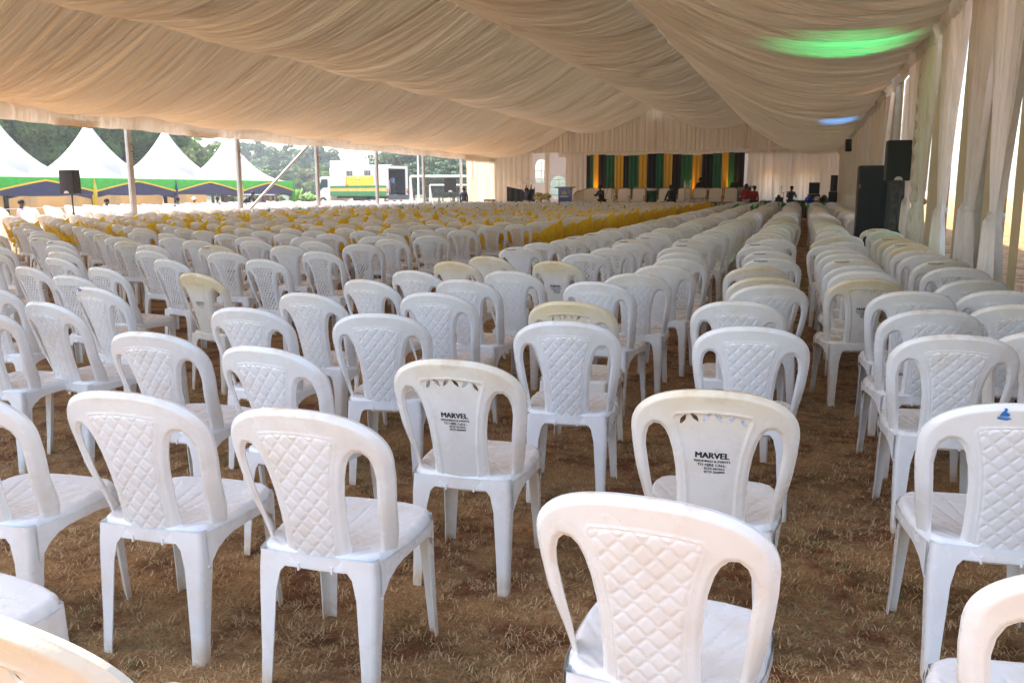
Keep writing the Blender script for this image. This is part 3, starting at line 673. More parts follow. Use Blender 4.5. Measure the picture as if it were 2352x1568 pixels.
# ------------------------------------------------------------------ ground and grass
gm = MB(); gm.grid(lambda a, b: (-600 + 1200 * a, -400 + 1200 * b, 0), 4, 4); tag(gm.obj('ground', GROUND), kind='structure')
def blades():
    n = 300000; x = rng.uniform(-4.8, 2.4, n * 2); y = .5 + 9.5 * rng.random(n * 2) ** 1.35
    d = -math.sin(YAW) * x + math.cos(YAW) * y; lat = math.cos(YAW) * x + math.sin(YAW) * y; k = (d > .4) & (np.abs(lat / d) < .68); x = x[k][:n]; y = y[k][:n]; n = len(x)
    # grown in tufts: pull blades toward tuft centres, thin where the soil is bare
    cl = rng.normal(0, .018, (n, 2)); tx = np.round(x / .07) * .07 + rng.normal(0, .012, n); ty = np.round(y / .07) * .07
    h1 = np.sin(np.round(x / .07) * 12.9898 + np.round(y / .07) * 78.233) * 43758.5453; h1 -= np.floor(h1)
    h2 = np.sin(np.round(x / .07) * 39.346 + np.round(y / .07) * 11.135) * 24634.6345; h2 -= np.floor(h2)
    px = tx + (h1 - .5) * .09 + cl[:, 0]; py = ty + (h2 - .5) * .09 + cl[:, 1]
    bare = np.sin(px * 2.3 + 1.1 * np.sin(py * 1.9)) + np.sin(py * 2.9 + 1.7 * np.sin(px * 1.3)) + .6 * np.sin(px * 7.1 + py * 5.3)
    keep = (bare > -1.35) | (rng.random(n) < .35); px, py = px[keep], py[keep]; n = len(px)
    L = rng.uniform(.012, .042, n); az = rng.uniform(0, 2 * PI, n); lean = rng.uniform(1.05, 1.56, n); w = rng.uniform(.0005, .0011, n) * (1 + py * .12)
    dx, dy = np.cos(az), np.sin(az); hz = L * np.cos(lean); hr = L * np.sin(lean); curl = rng.uniform(-.12, .12, n)
    V = np.zeros((n, 5, 3)); nx, ny = -dy * w, dx * w
    V[:, 0] = np.stack([px - nx, py - ny, np.full(n, -.002)], 1); V[:, 1] = np.stack([px + nx, py + ny, np.full(n, -.002)], 1)
    mx, my, mz = px + dx * hr * .5, py + dy * hr * .5, hz * .62 + .004
    V[:, 2] = np.stack([mx + nx * .8, my + ny * .8, mz], 1); V[:, 3] = np.stack([mx - nx * .8, my - ny * .8, mz], 1)
    V[:, 4] = np.stack([px + dx * hr + dy * hr * curl, py + dy * hr - dx * hr * curl, hz * .95 + .003], 1)
    me = bpy.data.meshes.new('dry_grass'); me.vertices.add(n * 5); me.vertices.foreach_set('co', V.ravel().astype(np.float32))
    b = (np.arange(n) * 5)[:, None]; li = np.concatenate([b + [0, 1, 2, 3], b + [3, 2, 4]], 1).ravel()
    me.loops.add(len(li)); me.loops.foreach_set('vertex_index', li.astype(np.int32)); me.polygons.add(2 * n)
    st = (np.arange(n) * 7)[:, None] + [0, 4]; me.polygons.foreach_set('loop_start', st.ravel().astype(np.int32))
    for m in ('blade_a', 'blade_b', 'blade_c', 'blade_g'): me.materials.append(MT[m])
    green = np.sin(px * 3.1 + 2) + np.sin(py * 2.3 + px) > 1.1
    mi = rng.choice([0, 1, 2], n, p=[.45, .38, .17]); mi = np.where(rng.random(n) < np.where(green, .22, .03), 3, mi)
    me.polygons.foreach_set('material_index', np.repeat(mi, 2).astype(np.int32)); me.update(calc_edges=True)
    o = mkobj('dry_grass', me); tag(o, 'trampled dry brown and straw grass under the nearest chairs', 'grass', kind='stuff')
blades()
mb = MB()   # a few fallen leaves and litter
for k in range(26):
    x, y = rng.uniform(-3.5, 1.5), rng.uniform(1.6, 7); a = rng.uniform(0, 6); r = rng.uniform(.012, .026)
    mb.add([(x + r * math.cos(a), y + r * math.sin(a), .016), (x - r * .5 * math.sin(a), y + r * .5 * math.cos(a), .024), (x - r * math.cos(a), y - r * math.sin(a), .014), (x + r * .5 * math.sin(a), y - r * .5 * math.cos(a), .02)], [(0, 1, 2, 3)])
tag(mb.obj('fallen_leaves', mat('dead_leaf', (.30, .13, .045), .8, var=.5, scale=40)), 'scattered dead leaves on the dry grass', 'leaves', kind='stuff')
# wisp of straw caught on a chair
mb = MB()
for k in range(22):
    a = rng.uniform(0, 6.28); d = rng.uniform(.05, .22); s = rng.uniform(-1, 1)
    p0 = Vector((-2.31, 4.12, .56)) + Vector(rng.normal(0, .006, 3)); dz = -d if k % 4 else d * .8
    mb.tube([p0, p0 + Vector((math.cos(a) * d * .12, math.sin(a) * d * .12, dz * .5)), p0 + Vector((math.cos(a) * d * .25, math.sin(a) * d * .25, dz))], .0012, 3)
tag(mb.obj('straw_wisp', MT['straw']), 'wisp of dry straw hanging on the side of a white chair', 'straw')

# ------------------------------------------------------------------ the marquee
XL, XR, YB, BAY, YF = -20.7, 1.68, 56.0, 5.6, 1.9
FR = [22.5 - 5.6 * k for k in range(4, 0, -1)] + [22.5 + 5.6 * k for k in range(7)]     # frame positions; last is the gable
YB = FR[-1]
XS = [XL, -15.05, -9.5, -3.9, XR]; ZS = [4.02, 5.50, 6.75, 5.60, 3.84]
marq = thing('marquee', 'long white frame marquee with swagged beige ceiling cloth over the chairs', 'marquee')
def ceil_z(seg, t, y):
    z = ZS[seg] + (ZS[seg + 1] - ZS[seg]) * t
    ph = ((y - FR[0]) / BAY) % 1
    bay = math.sin(PI * ph)
    sag = (.62 + .13 * bay) * 4 * t * (1 - t) * (1 + .45 * ((1 - t) - .5) * (1 if seg < 2 else -1))
    return z - sag - .16 * bay * (1 - .6 * abs(2 * t - 1))
pl_ph = [rng.uniform(0, 6.28, 8) for _ in range(4)]
def pleat(seg, t, y):
    p = pl_ph[seg]; w = .8 * math.sin(t * 3.1 + p[0]); s = 0
    y2 = y + .25 * math.sin(2.1 * t + y * .35 + p[1]) + .06 * math.sin(7 * t + y * 1.7)
    for i, (f, a) in enumerate(((9.1, .030), (14.3, .030), (23.7, .026), (37.1, .017), (4.3, .020))): s += a * (.6 * math.sin(f * y2 + p[i + 2] + .5 * w * i) + .9 * (.64 - abs(math.sin(.5 * f * y2 + 2 * p[i + 2] + .4 * w * i))))
    return s
LN = ['left slope', 'left of ridge', 'right of ridge', 'right slope']
for seg in range(4):
    mb = MB(); ny = int((YB - YF) / .042); nx = 22; vs = []
    for j in range(ny + 1):
        y = YF + (YB - YF) * j / ny
        for i in range(nx + 1):
            t = i / nx; e = min(1, 6 * min(t, 1 - t) + .35)
            vs.append((XS[seg] + (XS[seg + 1] - XS[seg]) * t, y, ceil_z(seg, t, y) + pleat(seg, t, y) * e))
    mb.add(vs, [(j * (nx + 1) + i, j * (nx + 1) + i + 1, (j + 1) * (nx + 1) + i + 1, (j + 1) * (nx + 1) + i) for j in range(ny) for i in range(nx)])
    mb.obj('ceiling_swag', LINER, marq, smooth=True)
# outer roof skins above the lining
for (xa, za, xb, zb) in ((XL - .25, 4.0, -9.5, 7.5), (-9.5, 7.5, XR + .3, 4.02)):
    mb = MB(); mb.add([(xa, YF - .3, za), (xb, YF - .3, zb), (xb, YB + .3, zb), (xa, YB + .3, za)], [(0, 1, 2, 3)]); mb.obj('roof_cover', mat('roof_pvc', (.80, .79, .76), .4, trans=.36), marq)
# eave valances: ruched bands
def valance(x, side, z0, z1):
    def fn(a, b):
        y = YF + (YB - YF) * a; ph = ((y - FR[0]) / BAY) % 1
        zb = z0 - .05 * math.sin(PI * ph) - .02 * abs(math.sin(y * 3.3)); z = zb + (z1 - zb) * b
        puff = .05 * math.sin(PI * b) * (1 + .8 * math.sin(y * 9 + 2 * math.sin(y * 2.1)) * math.sin(b * 9 + y * 4)) + .012 * math.sin(y * 41 + 3 * b)
        return (x + side * puff, y, z)
    mb = MB(); mb.grid(fn, 900, 8); return mb.obj('eave_valance', CURT, marq, smooth=True)
valance(XL + .30, 1, 3.44, 3.95); valance(XR - .10, -1, 3.60, 3.92)
# frame: posts, rafters, purlins
def post(x, y, h=3.95):
    mb = MB(); mb.box((x, y, h / 2), (.11, .19, h)); 
    for s in (-1, 1): mb.box((x, y + s * .098, h / 2), (.04, .012, h))
    mb.box((x, y, .01), (.3, .34, .02)); p = mb.obj('post', MT['alu'], marq)
    k = MB(); k.tube([(x + .07, y, h - .95), (x + .16, y, h - 1.0), (x + .19, y, h - 1.1), (x + .15, y, h - 1.2), (x + .07, y, h - 1.2)], .012, 6); k.obj('hook', MT['darksteel'], p)
    return p
for y in FR[1:]: post(XL, y)
for y in FR[1:]: post(XR + .18, y)
for y in FR[1:]:
    mb = MB(); mb.tube([(XL, y, 3.95), (-9.5, y, 7.4), (XR + .18, y, 3.95)], .07, 6); mb.obj('rafter', MT['alu'], marq)
for x, z in ((XL, 3.95), (XR + .18, 3.95)):
    mb = MB(); mb.box((x, (YF + YB) / 2, z), (.08, YB - YF, .08)); mb.obj('eave_rail', MT['alu'], marq)
mb = MB(); mb.tube([(XL + .05, 33.5, 3.75), (XL + .05, 28.5, .75), (XL + .05, 27.6, .05)], .055, 8); mb.obj('diagonal_brace', MT['alu'], marq, smooth=True)
# rolled flaps of side wall under the left eave
for y in (15.0, 20.2, 25.8):
    mb = MB(); mb.add([(XL + .2, y - .9, 3.62), (XL + .2, y + .9, 3.60), (XL + .22, y + .62, 3.36), (XL + .22, y - .7, 3.37)], [(0, 1, 2, 3)]); mb.add([(XL + .22, y - .9, 3.62), (XL + .22, y - .7, 3.37), (XL + .22, y + .62, 3.36), (XL + .22, y + .9, 3.60)], [(0, 1, 2, 3)]); mb.obj('rolled_flap', MT['side'], marq)

# far gable: gathered upper drape, ruffle, floor-length drapes with arched windows behind them
def gable_top(x):
    for s in range(4):
        if XS[s] <= x <= XS[s + 1]: return ZS[s] + (ZS[s + 1] - ZS[s]) * (x - XS[s]) / (XS[s + 1] - XS[s]) + .25
    return 4
mb = MB()
def gfn(a, b):
    x = XL + (XR - XL) * a; z0 = 3.95; return (x, YB - .10 + .035 * math.sin(x * 19 + 2 * math.sin(x * 2.7)) + .02 * math.sin(x * 47) - (.05 * (1 - b)), z0 + (gable_top(x) - z0) * b)
mb.grid(gfn, 900, 5); mb.obj('gable_drape', GABLE, marq, smooth=True)
mb = MB()
def rfn(a, b):
    x = -15.9 + (XR + 15.9) * a; z = 3.97 - .26 * b - .06 * abs(math.sin(x * .9)) * b; return (x, YB - .2 - .07 * math.sin(PI * b) + .03 * math.sin(x * 31 + 4 * b + 3 * math.sin(x * 3)), z)
mb.grid(rfn, 700, 5); mb.obj('gable_ruffle', CURT, marq, smooth=True)
for sx in (-15.0, -9.5, -3.9):
    mb = MB(); mb.box((sx, YB - .18, 4.9), (.10, .05, 1.9)); mb.obj('drape_seam', CURT, marq)
# the gable wall behind the drapes, with window openings
wins = [(-18.8, 1.5, 2.1, .45), (-17.2, 2.0, 3.55, .42), (-15.95, .95, 2.45, .58), (-2.35, .95, 2.6, .62), (-.35, .95, 2.6, .62)]
def wall_with_holes(name, x0, x1, z1, holes, y, step=.16):
    def field(P):
        f = np.maximum.reduce([x0 - P[:, 0], P[:, 0] - x1, P[:, 1] - z1, -P[:, 1]])
        for (cx, za, zb, hw) in holes:
            g = np.maximum(np.abs(P[:, 0] - cx) - hw, za - P[:, 1]); top = np.hypot(P[:, 0] - cx, np.maximum(P[:, 1] - (zb - hw), 0)) - hw
            f = np.maximum(f, -np.maximum(g, top))
        return f
    p, fs = march(field, x0 - .05, x1 + .05, -.05, z1 + .05, step); q = np.stack([p[:, 0], np.full(len(p), y), p[:, 1]], 1); r = q.copy(); r[:, 1] += .02
    return shell(p, fs, q, r)
gw = thing('gable_wall', 'white end wall of the marquee with arched window openings behind the stage', 'wall')
wall_with_holes('w', XL, XR, 6.2, wins, YB + .12, .14).obj('wall_sheet', MT['pvc'], gw)
for (cx, za, zb, hw) in wins:
    mb = MB(); mb.box((cx, YB + .16, (za + zb) / 2), (hw * 2.1, .01, zb - za + .1)); 
    w = mb.obj('window', MT['clear'], gw); k = MB()
    for j in range(3): k.box((cx, YB + .14, za + (zb - za) * (j + .5) / 3), (hw * 2, .015, .03))
    k.box((cx, YB + .14, (za + zb) / 2), (.03, .016, zb - za)); k.obj('glazing_bar', MT['white'], w)
def drape(x0, x1, y, z0, z1, m, label, amp=.05, f=16, parent=None, name='curtain', grp=None, open_=0, seg=None):
    mb = MB(); ph = random.uniform(0, 6); n = seg or max(8, int(abs(x1 - x0) * 22))
    def fn(a, b):
        x = x0 + (x1 - x0) * a; z = z1 + (z0 - z1) * b
        return (x + .02 * math.sin(z * 2 + a * 9), y + amp * (.5 + .6 * b) * math.sin(x * f + ph + .8 * math.sin(x * 2.3 + z * .4)) + .3 * amp * math.sin(x * f * 2.7 + z), z)
    mb.grid(fn, n, 8)
    o = mb.obj(name, m, parent, smooth=True)
    if not parent: tag(o, label, 'curtain', grp)
    return o
G2 = 'cream drapes along the far end of the marquee'
drape(XL + .1, -18.9, YB - .3, 0, 3.95, SHEER, 'cream drape hanging in the far left corner of the marquee', grp=G2)
drape(-18.9, -17.65, YB - .3, 0, 3.95, SHEER, 'cream drape behind the low black screen at the far left', grp=G2)
drape(-16.85, -16.5, YB - .26, 0, 3.9, CURT, 'narrow cream drape pulled aside beside the tall bright window gap', grp=G2)
drape(-15.35, -13.7, YB - .3, 0, 3.9, CURT, 'cream drape right of the arched window behind the blue lectern', grp=G2)
drape(-3.7, -1.35, YB - .3, 0, 3.9, SHEER, 'cream drape glowing in front of the first arched window right of the stage backdrop', grp=G2)
drape(-1.35, XR, YB - .3, 0, 3.9, SHEER, 'cream drape glowing by the far right corner of the marquee', grp=G2)
# one curtained side bay at the far left
def side_drape(x, ya, yb, z1, label, amp=.05, grp=None, f=15):
    mb = MB(); ph = random.uniform(0, 6)
    mb.grid(lambda a, b: (x + amp * (.5 + .6 * b) * math.sin((ya + (yb - ya) * a) * f + ph), ya + (yb - ya) * a, z1 * (1 - b)), int((yb - ya) * 20), 6)
    return tag(mb.obj('curtain', CURT, smooth=True), label, 'curtain', grp)
side_drape(XL + .3, FR[-2] + .1, YB - .2, 3.7, 'long pleated cream curtain closing the last bay on the open side')

# right-hand side wall behind the curtains: one sheet per bay, with gaps between some
sw = thing('side_wall', 'cream plastic side wall of the marquee behind the tied curtains', 'wall')
edges = [YF, .1, 5.7, 8.75, 9.05, 9.45, 11.1, 12.6, 12.95, 17.2, 19.4, 22.4, 22.6, 28.1, 28.4, 33.7, 34.2, 39.3, 39.8, 44.9, 45.2, 50.5, 50.9, YB]
k = 0
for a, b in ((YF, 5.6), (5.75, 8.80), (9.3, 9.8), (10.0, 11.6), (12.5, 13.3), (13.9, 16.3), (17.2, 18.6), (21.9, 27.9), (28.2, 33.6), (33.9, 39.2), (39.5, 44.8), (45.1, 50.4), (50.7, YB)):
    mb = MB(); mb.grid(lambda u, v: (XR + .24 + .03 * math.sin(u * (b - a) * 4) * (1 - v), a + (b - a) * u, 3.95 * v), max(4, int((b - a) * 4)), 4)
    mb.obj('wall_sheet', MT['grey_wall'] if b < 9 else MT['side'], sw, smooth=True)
    if (a, b) == (10.0, 11.6):
        for z in (.6, 1.3, 2.0, 2.7, 3.3):
            q = MB(); q.box((XR + .20, a + .05, z), (.03, .06, .05)); q.obj('buckle', MT['giltwood'], sw)
mb = MB(); mb.box((XR + .22, 5.0, 1.9), (.02, 1.1, 1.5)); mb.obj('window', MT['clear'], sw)
# tied-back curtains (hourglass)
def tied(y, half, ztie, label, x=XR - .02, ztop=3.68, waist=.075, bot=None, lean=0):
    t = thing('tied_curtain', label, 'curtain', (x, y, 0), 0, 'cream curtains tied at waist height along the right wall'); ph = random.uniform(0, 6); bot = bot or half * .42
    def fn(a, b):
        z = ztop * (1 - b); s = 2 * a - 1
        if z > ztie: q = (z - ztie) / (ztop - ztie); w = waist + (half * .92 - waist) * (q ** .8)
        else: q = (ztie - z) / ztie; w = waist + (bot - waist) * min(1, (q * 1.9)) ** .6
        dpt = .022 + .060 * (w / half); 
        yy = s * w + lean * (1 - z / ztop) * .0 + (.0 if z > ztie else 0); p = 5.5 * PI
        return (dpt * math.sin(s * p + ph + .35 * math.sin(z * 2.1)) + .010 * math.sin(s * p * 2.6 + 2 * ph + z) - .03 * math.sin(PI * a) - .05 * (1 - abs(s)) * (z < ztie), yy + .02 * math.sin(z * 3 + ph), z)
    mb = MB(); mb.grid(fn, 64, 46); mb.obj('cloth', CURT, t, smooth=True)
    mb = MB(); mb.lathe([(.05, -.05), (.075, -.03), (.082, 0), (.075, .03), (.05, .05)], (-.01, 0, ztie), 14)
    for v in range(len(mb.v)): vx, vy, vz = mb.v[v]; mb.v[v] = (vx * 1.0, vy * 1.05, vz + .012 * math.sin(math.atan2(vy, vx) * 5))
    mb.obj('tie_back', CURT, t, smooth=True); return t
for y, h, zt, lab in ((3.2, .8, 1.25, 'cream tied curtain nearest the camera beside the right edge of the photo'),
                      (5.0, .95, 1.25, 'wide cream curtain hanging at the upper right edge of the photo'),
                      (7.1, .95, 1.25, 'second cream tied curtain from the right edge, before the grey wall'),
                      (9.0, .92, 1.24, 'cream tied curtain with thin knot, in front of the grey side wall'),
                      (10.45, .72, 1.29, 'cream tied curtain beside the yellow buckled wall seam'),
                      (12.5, .98, 1.22, 'cream tied curtain with a bright white gap beside its knot'),
                      (14.7, .95, 1.31, 'second tied curtain to the right of the big black speaker'),
                      (16.6, .9, 1.30, 'tied curtain immediately right of the big black speaker')): tied(y, h, zt, lab)
for i, y in enumerate((22.8, 24.6, 26.4, 28.4, 30.6, 32.8, 35.0, 37.2, 39.4, 41.8, 44.2, 46.6, 49.0, 51.4, 53.8)):
    tied(y, 1.0, 1.25, 'cream tied curtain beyond the big black speaker, %s one counted towards the stage' % ORD[i], waist=.22)
side_drape(XR + .1, 18.7, 20.0, 3.7, 'straight cream curtain edge hanging behind the small upper speaker', f=18)
# ruched door post
mb = MB(); mb.grid(lambda a, b: (XR - .02 + (.07 + .02 * math.sin(b * 90)) * math.cos(2 * PI * a), 15.65 + (.07 + .02 * math.sin(b * 90 + 1)) * math.sin(2 * PI * a), 3.7 * b), 12, 160)
tag(mb.obj('wrapped_post', CURT, smooth=True), 'slim post wrapped in ruched cream cloth between two tied curtains', 'post')

# ------------------------------------------------------------------ uplights that throw colour on the ceiling
def uplight(loc, target, col, power, lens_m, label, size=18, blend=.8):
    t = thing('uplight', label, 'lamp', loc, 0, 'small stage uplights')
    mb = MB(); mb.tube([(0, 0, .06), (0, 0, .24)], [.07, .085], 12); mb.box((0, 0, .03), (.16, .10, .05)); mb.obj('housing', MT['black'], t)
    mb = MB(); mb.tube([(0, 0, .241), (0, 0, .246)], .07, 12); mb.obj('lens', lens_m, t)
    ld = bpy.data.lights.new('uplight_beam', 'SPOT'); ld.energy = power; ld.color = col; ld.spot_size = math.radians(size); ld.spot_blend = blend; ld.shadow_soft_size = .05
    lo = bpy.data.objects.new('uplight_beam', ld); C.objects.link(lo); lo.parent = t; lo.location = (0, 0, .27)
    d = Vector(target) - Vector(loc) - Vector((0, 0, .27)); lo.rotation_euler = (-d).to_track_quat('Z', 'Y').to_euler(); return t
uplight((1.36, 12.45, 0), (.30, 14.0, 3.9), (.0, 1, .30), 300, MT['led_g'], 'small black lamp throwing green light on the ceiling near the tied curtains', 36, 1)
uplight((1.42, 27.0, 0), (.7, 29.6, 3.9), (.05, .35, 1), 420, MT['led_b'], 'small black lamp throwing blue light up at the right eave', 20, 1)
uplight((1.42, 36.0, 0), (.2, 38.5, 3.9), (.45, 1, .02), 160, MT['led_g'], 'small black lamp throwing yellow-green light on the ceiling beyond the blue one', 20, 1)
for x, p, l in ((-13.1, 45, 'left'), (-7.15, 30, 'middle'), (-4.55, 60, 'right')):
    uplight((x, YB - 1.0, .62), (x, YB - .32, 3.0), (1, .45, .06), p, MT['led_w'], 'warm floor lamp lighting the %s yellow band of the stage backdrop' % {'left': 'leftmost', 'middle': 'central', 'right': 'rightmost'}[l], 50, 1)

# ------------------------------------------------------------------ people
JM = {}
def skinned(name, pts, edges, radii, m, parent, sub=1, root=0):
    me = bpy.data.meshes.new(name); me.from_pydata([tuple(p) for p in pts], edges, [])
    o = bpy.data.objects.new(name, me); C.objects.link(o)
    s = o.modifiers.new('skin', 'SKIN'); s.use_smooth_shade = True
    if not me.skin_vertices: me.attributes.new('skin', 'FLOAT', 'POINT') if False else None
    return o
def limb_mesh(mb, pts, radii, seg=8, mi=0):
    mb.tube(pts, radii, seg, mi)
def person(loc, rz, label, pose='stand', shirt='suit', trousers='jeans', skirt=False, hair='hair', h=1.74, wrap=None):
    """one continuous body (skin), clothing and hair as children"""
    k = h / 1.74; t = thing('person', label, 'person', loc, rz)
    hipz = .92; lean = 0.0; sit = False
    if pose == 'bend': lean = 1.0
    if pose == 'busy': lean = .25
    if pose == 'sit': hipz = .47; sit = True; lean = .06
    hip = Vector((0, 0, hipz)); up = Vector((0, math.sin(lean), math.cos(lean)))
    chest = hip + up * .34; neck = hip + up * .53; fw = Vector((0, 1, 0))
    hup = (up + Vector((0, -.15 * (lean > .5), .5 * (lean > .5)))).normalized()
    head = neck + hup * .19 + fw * .02
    J = {'hip': hip, 'waist': hip + up * .15, 'chest': chest, 'neck': neck, 'throat': neck + hup * .06, 'jaw': neck + hup * .12 + fw * .035, 'head': head, 'crown': head + hup * .09}
    for s, n in ((-1, 'l'), (1, 'r')):
        sh = neck + Vector((s * .185, 0, 0)) - up * .06
        J['sh' + n] = sh
        if pose in ('stand',): el = sh + Vector((s * .06, -.02, -.29)); ha = el + Vector((s * -.01, .07, -.25))
        elif pose == 'walk': el = sh + Vector((s * .05, -.10 * s, -.27)); ha = el + Vector((-.01 * s, .10 - .04 * s, -.23))
        elif pose == 'sit': el = sh + Vector((s * .05, .05, -.27)); ha = el + Vector((-s * .08, .24, .0))
        elif pose == 'bend': el = sh + Vector((s * .03, .10, -.26)); ha = el + Vector((-s * .05, .14, -.20))
        elif pose == 'carry': el = sh + Vector((s * .08, .10, .16)); ha = el + Vector((-s * .03, .05, .26))
        elif pose == 'busy': el = sh + Vector((s * .07, .10, -.24)); ha = el + Vector((-s * .10, .22, .06))
        else: el = sh + Vector((s * .05, 0, -.29)); ha = el + Vector((0, .05, -.25))
        J['el' + n] = el; J['wr' + n] = ha; J['hp' + n] = hip + Vector((s * .09, 0, -.05))
        if sit: kn = J['hp' + n] + Vector((s * .03, .42, .02)); ft = kn + Vector((0, .03, -.42))
        elif pose == 'walk': kn = Vector((s * .10, .10 * s + .06, .50)); ft = Vector((s * .10, .22 * s, .08))
        else: kn = Vector((s * .12, .03, .50)); ft = Vector((s * .13, -.01, .08))
        J['kn' + n] = kn; J['an' + n] = ft; J['toe' + n] = Vector((ft.x + s * .02, ft.y + .17, max(.03, ft.z - .05)))
    names = list(J); idx = {n: i for i, n in enumerate(names)}
    rad = {'hip': .145, 'waist': .125, 'chest': .155, 'neck': .075, 'throat': .055, 'jaw': .07, 'head': .095, 'crown': .07}
    for n in 'lr': rad.update({'sh' + n: .065, 'el' + n: .042, 'wr' + n: .028, 'hp' + n: .095, 'kn' + n: .06, 'an' + n: .04, 'toe' + n: .03})
    E_ = [('hip', 'waist'), ('waist', 'chest'), ('chest', 'neck'), ('neck', 'throat'), ('throat', 'jaw'), ('jaw', 'head'), ('head', 'crown')]
    for n in 'lr': E_ += [('chest', 'sh' + n), ('sh' + n, 'el' + n), ('el' + n, 'wr' + n), ('hip', 'hp' + n), ('hp' + n, 'kn' + n), ('kn' + n, 'an' + n), ('an' + n, 'toe' + n)]
    pts = [J[n] * k for n in names]; ed = [(idx[a], idx[b]) for a, b in E_]; rr = [rad[n] * k for n in names]
    for n, s in (('l', -1), ('r', 1)):     # hands: palm, thumb, four fingers
        d = (J['wr' + n] - J['el' + n]).normalized(); side = d.cross(Vector((0, 0, 1)) if abs(d.z) < .8 else Vector((0, 1, 0))).normalized()
        pm = J['wr' + n] + d * .07; pts.append(pm * k); rr.append(.032 * k); ip = len(pts) - 1; ed.append((idx['wr' + n], ip))
        for q, L in ((-.026, .07), (-.009, .082), (.009, .078), (.026, .062)):
            a = pm + d * .03 + side * q; b = a + d * L * .55; c = b + (d * .8 - Vector((0, 0, .5))).normalized() * L * .45
            pts += [b * k, c * k]; rr += [.009 * k, .007 * k]; ed += [(ip, len(pts) - 2), (len(pts) - 2, len(pts) - 1)]
        pts.append((pm + side * .05 - d * .01) * k); rr.append(.010 * k); ed.append((ip, len(pts) - 1))
    def grow(name, P, E2, Rr, m, sub=1, root=0):
        me = bpy.data.meshes.new(name); me.from_pydata([tuple(p) for p in P], E2, []); o = bpy.data.objects.new(name, me); C.objects.link(o)
        sm = o.modifiers.new('skin', 'SKIN'); sm.use_smooth_shade = True
        if sub: ss = o.modifiers.new('sub', 'SUBSURF'); ss.levels = sub; ss.render_levels = sub
        sk = me.skin_vertices[0] if me.skin_vertices else None
        if sk is None:
            bpy.context.view_layer.objects.active = o; bpy.context.view_layer.update(); sk = me.skin_vertices[0] if me.skin_vertices else None
        if sk:
            for i, r in enumerate(Rr): sk.data[i].radius = (r, r * (.72 if False else 1)); 
            sk.data[root].use_root = True
        bpy.context.view_layer.update()
        m2 = bpy.data.meshes.new_from_object(o.evaluated_get(bpy.context.evaluated_depsgraph_get())); m2.name = name
        bpy.data.objects.remove(o); m2.materials.clear(); m2.materials.append(m); m2.polygons.foreach_set('use_smooth', [True] * len(m2.polygons))
        return m2
    b = mkobj('body', grow('body', pts, ed, rr, MT['skin'], 1, idx['hip']), t)
    # nose, ears, eyes
    f = MB(); hd = J['head'] * k; f.ball((hd.x, hd.y + .098 * k, hd.z - .015), (.014, .018, .022), 0, 6, 5)
    for s in (-1, 1): f.ball((s * .093 * k, hd.y, hd.z - .01), (.010, .02, .03), 0, 6, 5)
    f.obj('face', MT['skin'], t, smooth=True)
    def sub(names_, E3, grow_r, extra=None):
        ii = {n: i for i, n in enumerate(names_)}; P = [J[n] * k for n in names_]; Rr = [(rad[n] + grow_r) * k for n in names_]
        return P, [(ii[a], ii[b]) for a, b in E3], Rr
    P, E3, Rr = sub(['hip', 'waist', 'chest', 'neck', 'shl', 'ell', 'wrl', 'shr', 'elr', 'wrr'], [('hip', 'waist'), ('waist', 'chest'), ('chest', 'neck'), ('chest', 'shl'), ('shl', 'ell'), ('ell', 'wrl'), ('chest', 'shr'), ('shr', 'elr'), ('elr', 'wrr')], .022)
    mkobj('shirt', grow('shirt', P, E3, Rr, MT[shirt], 1, 0), t)
    P, E3, Rr = sub(['hip', 'hpl', 'knl', 'anl', 'hpr', 'knr', 'anr'], [('hip', 'hpl'), ('hpl', 'knl'), ('knl', 'anl'), ('hip', 'hpr'), ('hpr', 'knr'), ('knr', 'anr')], .018)
    mkobj('trousers', grow('trousers', P, E3, Rr, MT[trousers], 1, 0), t)
    sh = MB()
    for n in 'lr': a = J['an' + n] * k; c = J['toe' + n] * k; sh.ball(((a.x + c.x) / 2, (a.y + c.y) / 2, max(.035, min(a.z, c.z) - .0)), (.05, .14, .04), 0, 8, 6)
    sh.obj('shoes', MT['rubber'], t, smooth=True)
    hm = MB(); hm.ball((hd.x, hd.y - .012, hd.z + .045 * k), (.104 * k, .112 * k, .092 * k), 0, 12, 8)
    hm.obj('headwrap' if wrap else 'hair', MT[wrap or hair], t, smooth=True)
    return t

# ------------------------------------------------------------------ stage end
ST_Z = .5
stg = thing('stage', 'low stage with red carpet and green and yellow skirting', 'stage')
mb = MB(); mb.box((-9.0, 52.7, ST_Z / 2), (11.6, 5.9, ST_Z)); mb.obj('deck', MT['red'], stg)
mb = MB(); mb.box((-9.0, 49.73, .26), (11.6, .02, .5)); mb.obj('skirting', MT['green'], stg)
for i in range(22):
    x = -14.5 + i * .52; mb = MB(); mb.add([(x, 49.70, .50), (x + .40, 49.70, .50), (x + .2, 49.70, .08), (x, 49.715, .50), (x + .40, 49.715, .50), (x + .2, 49.715, .08)], [(0, 2, 1), (3, 4, 5), (0, 1, 4, 3), (1, 2, 5, 4), (2, 0, 3, 5)]); mb.obj('pennant', MT['yg'], stg)
